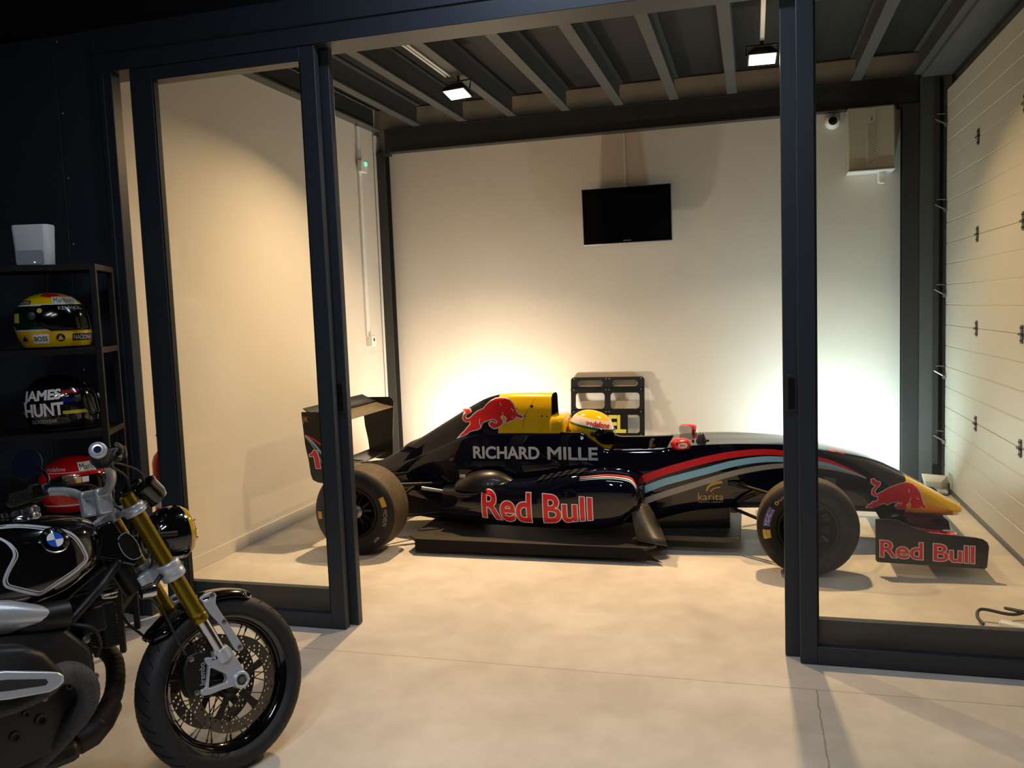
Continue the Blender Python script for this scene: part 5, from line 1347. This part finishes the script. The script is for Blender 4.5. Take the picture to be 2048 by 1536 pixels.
# oil cooler with fins in front of the engine, regulator box
b = MB(); b.bx(-.392,-.345,-.075,.035,.545,.685); oc = part(b, 'oil_cooler', 'engine_black', bevel=.004)
b = MB()
for k in range(14): b.bx(-.396,-.341,-.078,.038,.553+k*.0095,.556+k*.0095)
part(b, 'cooler_fins', 'satin_black', oc, smooth=False)
b = MB(); b.bx(-.455,-.375,-.08,.08,.60,.685); part(b, 'airbox_front', 'satin_black', bevel=.01)
for x, y, z in ((-.465,-.125,.60),(-.47,-.13,.535),(-.455,-.12,.485),(-.50,-.14,.60)):
    b = MB(); b.lathe([(.011,0),(.011,-.012),(.006,-.014),(0,-.014)], (x, y, z), (0,1,0), 12); part(b, 'engine_bolt', 'steel_zinc')
b = MB(); b.tube(cr([(-.50,-.13,.655),(-.45,-.15,.63),(-.43,-.14,.58),(-.44,-.12,.54)], 5), .007, 8); part(b, 'spark_lead', 'cable_black')
# ================================================================ shelf, helmets, router, extinguisher
mat('shelf_black', '101011', 0.55, spec=0.3)
mat('router_white', 'f0f3f8', 0.35)
mat('router_grey', 'b4bcc8', 0.4)
SA = math.radians(28)
sx_ = Vector((math.cos(SA), math.sin(SA), 0)); sd = Vector((-math.sin(SA), math.cos(SA), 0))
SF = Vector((-3.080, 3.452, 0))     # front right foot
W, D = .80, .33
sh = empty('shelf_rack', SF - sx_*W/2 + sd*D/2, 'black metal shelf rack holding three helmets, left of the sliding doors', 'shelf')
R28 = Matrix.Rotation(SA, 3, 'Z')
def sp(u, d, z): return SF + sx_*u + sd*d + Vector((0,0,z))
HZ = 1.945
t = .028
for u in (0, -W):
    for d in (0, D):
        b = MB(); b.box(sp(u, d, HZ/2), (t, t, HZ), R28); b.build('upright', 'shelf_black', sh, bevel=.002)
for z in (HZ-.014, 1.525, 1.115, .70, .22):
    for u in (0, -W): b = MB(); b.box(sp(u, D/2, z), (t*.9, D-t, t), R28); b.build('side_rail', 'shelf_black', sh)
    for d in (0, D): b = MB(); b.box(sp(-W/2, d, z), (W-t, t*.9, t), R28); b.build('long_rail', 'shelf_black', sh)
    if z < 1.9 or True: b = MB(); b.box(sp(-W/2, D/2, z+.012), (W-t, D-t, .006), R28); b.build('shelf_board', 'shelf_black', sh)
def on_shelf(z): return z+.015
hy_ = math.radians(34)
# yellow helmet
HB = .118*1.06
bands('helmet_yellow', [(-.25,'e2b400'),(-.036,'c9d2c0'),(-.029,'0a1f18'),(.080,'d8e0d8'),(.087,'e8c000')])
q = sp(-.25, .15, 1.541+HB)
D_ = math.radians
h1, bv = helmet('helmet', q, hy_, 'yellow and dark green racing helmet on the second board of the shelf rack', 'helmet_yellow', 1.06, vis=(.31, .560), vlim=104)
htext(h1, bv, 'KENWOOD', .125, .016, -.020, .060, 'decal_silver', D_(34), .0, .0090)
hpatch(h1, bv, R_(-.005,.098,.089,.120), 'decal_white', D_(20), .0022); htext(h1, bv, 'Marlboro', .092, .022, .001, .093, 'decal_black', D_(20), .03, .0034)
hpatch(h1, bv, [(-.035,.124),(.0,.118),(.05,.126),(.03,.136),(-.02,.138)], 'decal_red', D_(10), .0014)
hpatch(h1, bv, R_(-.120,-.060,.088,.106), 'decal_black'); htext(h1, bv, 'NACIONAL', .055, .011, -.118, .0915, 'decal_white', 0, .02, .0016)
hpatch(h1, bv, R_(-.058,.008,-.092,-.050), 'decal_white'); htext(h1, bv, 'BOSS', .056, .022, -.053, -.082, 'decal_black', 0, .02, .0016)
hpatch(h1, bv, circ(.056,-.068,.018,24), 'decal_black'); hpatch(h1, bv, [(.044,-.078),(.056,-.056),(.068,-.078)], 'board_yellow', 0, .0016)
hpatch(h1, bv, R_(.030,.138,-.084,-.052), 'decal_black', D_(34)); htext(h1, bv, 'NACIONAL', .098, .021, .036, -.079, 'decal_white', D_(34), .035, .0016)
hpatch(h1, bv, R_(-.112,-.076,-.088,-.050), 'decal_gold', 0, .0010); hpatch(h1, bv, [(-.108,-.080),(-.094,-.056),(-.080,-.080)], 'decal_black', 0, .0016)
hpatch(h1, bv, R_(-.138,-.112,.005,.048), 'board_yellow'); htext(h1, bv, 'BELL', .040, .014, -.150, -.024, 'decal_silver', D_(-15))
hpatch(h1, bv, circ(-.020,.058,.011,20), 'board_yellow', 0, .0090)
# dark helmet with three stripes
bands('helmet_navy', [(-.25,'07070d'),(-.040,'c9b81a'),(-.024,'07070f'),(.014,'1c1678'),(.034,'07070f'),(.056,'a02818'),(.072,'060609')])
q = sp(-.245, .15, 1.135+HB)
h2, bv = helmet('helmet', q, hy_, 'black racing helmet with coloured stripes and a large white name on the third board', 'helmet_navy', 1.06, vis=(.30, .60), vlim=52)
hpatch(h2, bv, R_(-.130,.036,-.048,.078), 'gloss_black', 0)
htext(h2, bv, 'JAMES', .158, .056, -.128, .014, 'decal_white', 0, .05, .0018, shear=.06, slope=.05)
htext(h2, bv, 'HUNT', .164, .056, -.126, -.047, 'decal_white', 0, .05, .0018, slope=.05)
for s_, w0, u0, z0, sh_ in (('JAMES', .158, -.128, .014, .06), ('HUNT', .164, -.126, -.047, 0)):
    g = contour(text_geo(s_, w0, .056, shear=sh_), .0052); g = ([(p[0]+u0, p[1]+z0+.05*p[0]) for p in g[0]], g[1])
    decal('lettering_edge', g, hside(0), bv, .0024, 'decal_white', h2, .012, local=True)
htext(h2, bv, 'GOODYEAR', .108, .017, -.100, -.080, 'decal_silver', 0, .03, .0016, shear=.2, slope=.05)
b = MB(); b.lathe([(.009,-.004),(.009,.003),(.005,.005),(0,.005)], (.058,-.126,.050), (.2,-1,0), 14); b.build('stud', 'chrome', h2, local=True)
b = MB(); b.tube(cr([(.192,-.03,-.09),(.20,-.045,-.03),(.180,-.07,.045)], 5), .004, 8); b.build('tear_off_tab', 'alu_satin', h2, local=True)
# red helmet
bands('helmet_red', [(-.25,'b80a10'),(-.078,'d8d8dc'),(-.072,'c60d14'),(.078,'e0a0a0'),(.081,'b80a10')])
q = sp(-.205, .15, .716+HB)
h3, bv = helmet('helmet', q, hy_, 'red racing helmet on the fourth board of the shelf rack, behind the handlebar', 'helmet_red', 1.06, vis=(.36, .60), vlim=98)
hpatch(h3, bv, R_(.0,.125,.083,.120), 'decal_white', D_(22), .0022); htext(h3, bv, 'Marlboro', .110, .026, .006, .088, 'decal_black', D_(22), .035, .0034)
htext(h3, bv, 'vodafone', .085, .018, -.100, .088, 'decal_silver', 0, .01, .0016)
hpatch(h3, bv, R_(-.070,.06,.030,.060), 'car_red', D_(10), .0085); hpatch(h3, bv, R_(-.060,-.008,.034,.056), 'decal_silver', D_(10), .0092); hpatch(h3, bv, R_(.008,.030,.032,.058), 'board_yellow', D_(10), .0092); hpatch(h3, bv, R_(.034,.062,.034,.058), 'decal_white', D_(10), .0092)
htext(h3, bv, 'SCHUBERTH', .060, .011, -.045, -.022, 'decal_silver', D_(10), .0, .0092)
# router on top
rt = empty('wifi_router', sp(-.30, .17, HZ+.004), 'white upright router box on top of the shelf rack', 'router', rot=(0,0,math.radians(14)))
b = MB(); b.rings([[Vector((p[0], p[1], z)) for p in rrect(-.088*s,.088*s,-.042*s,.042*s,.024)] for z, s in ((0,.93),(.003,.95),(.195,1.06),(.202,1.03))]); b.build('casing', 'router_white', rt, local=True, sharp=40)
b = MB(); b.rings([[Vector((p[0], -.0425-.00002*0+dy, p[1])) for p in rrect(-.073,.067,.008,.078,.012)] for dy in (-.0022,.001)]); b.build('front_panel', 'router_grey', rt, local=True)
b = MB(); b.lathe([(0,0),(.003,0),(.002,-.002),(0,-.002)], (.02,-.0445,.018), (0,1,0), 10); b.build('indicator', 'led_white', rt, local=True)
b = MB(); b.tube(cr([sp(-.30,.30,1.97),sp(-.31,.36,1.96),sp(-.33,.37,1.75),sp(-.345,.37,1.40),sp(-.35,.37,.75),sp(-.36,.37,.012),sp(-.50,.38,.012)], 5), .006, 8)
tag(b.build('power_cable', 'steel_grey'), 'grey cable hanging down behind the helmets from the router', 'cable')
# fire extinguisher behind the left glass
fx = empty('fire_extinguisher', (-3.38, 4.24, 0), 'red fire extinguisher behind the left glass door, beside the white wall', 'fire extinguisher')
b = MB(); b.lathe([(.0,0),(.062,0),(.070,.012),(.070,.40),(.060,.44),(.032,.475),(.026,.50),(0,.50)], (-3.38,4.24,.42), (0,0,1), 40); b.build('cylinder', 'red_paint', fx)
b = MB(); b.lathe([(.022,.49),(.024,.53),(.012,.55)], (-3.38,4.24,.42), (0,0,1), 20); b.box((-3.35,4.22,.985), (.11,.018,.014)); b.box((-3.34,4.22,1.01), (.12,.02,.010), Matrix.Rotation(-.2, 3, 'Y')); b.build('valve', 'steel_zinc', fx)
b = MB(); b.tube(cr([(-3.36,4.20,.95),(-3.30,4.16,.93),(-3.295,4.15,.80),(-3.30,4.16,.62)], 6), .011, 10); b.build('hose', 'cable_black', fx)
b = MB(); b.lathe([(.0705,.14),(.0708,.145),(.0708,.29),(.0705,.295)], (-3.38,4.24,.42), (0,0,1), 40, caps=False); b.build('label_band', 'white_plastic', fx)
b = MB(); b.bx(-3.585,-3.452,4.20,4.28,.62,.66); b.build('wall_bracket', 'steel_dark', fx)
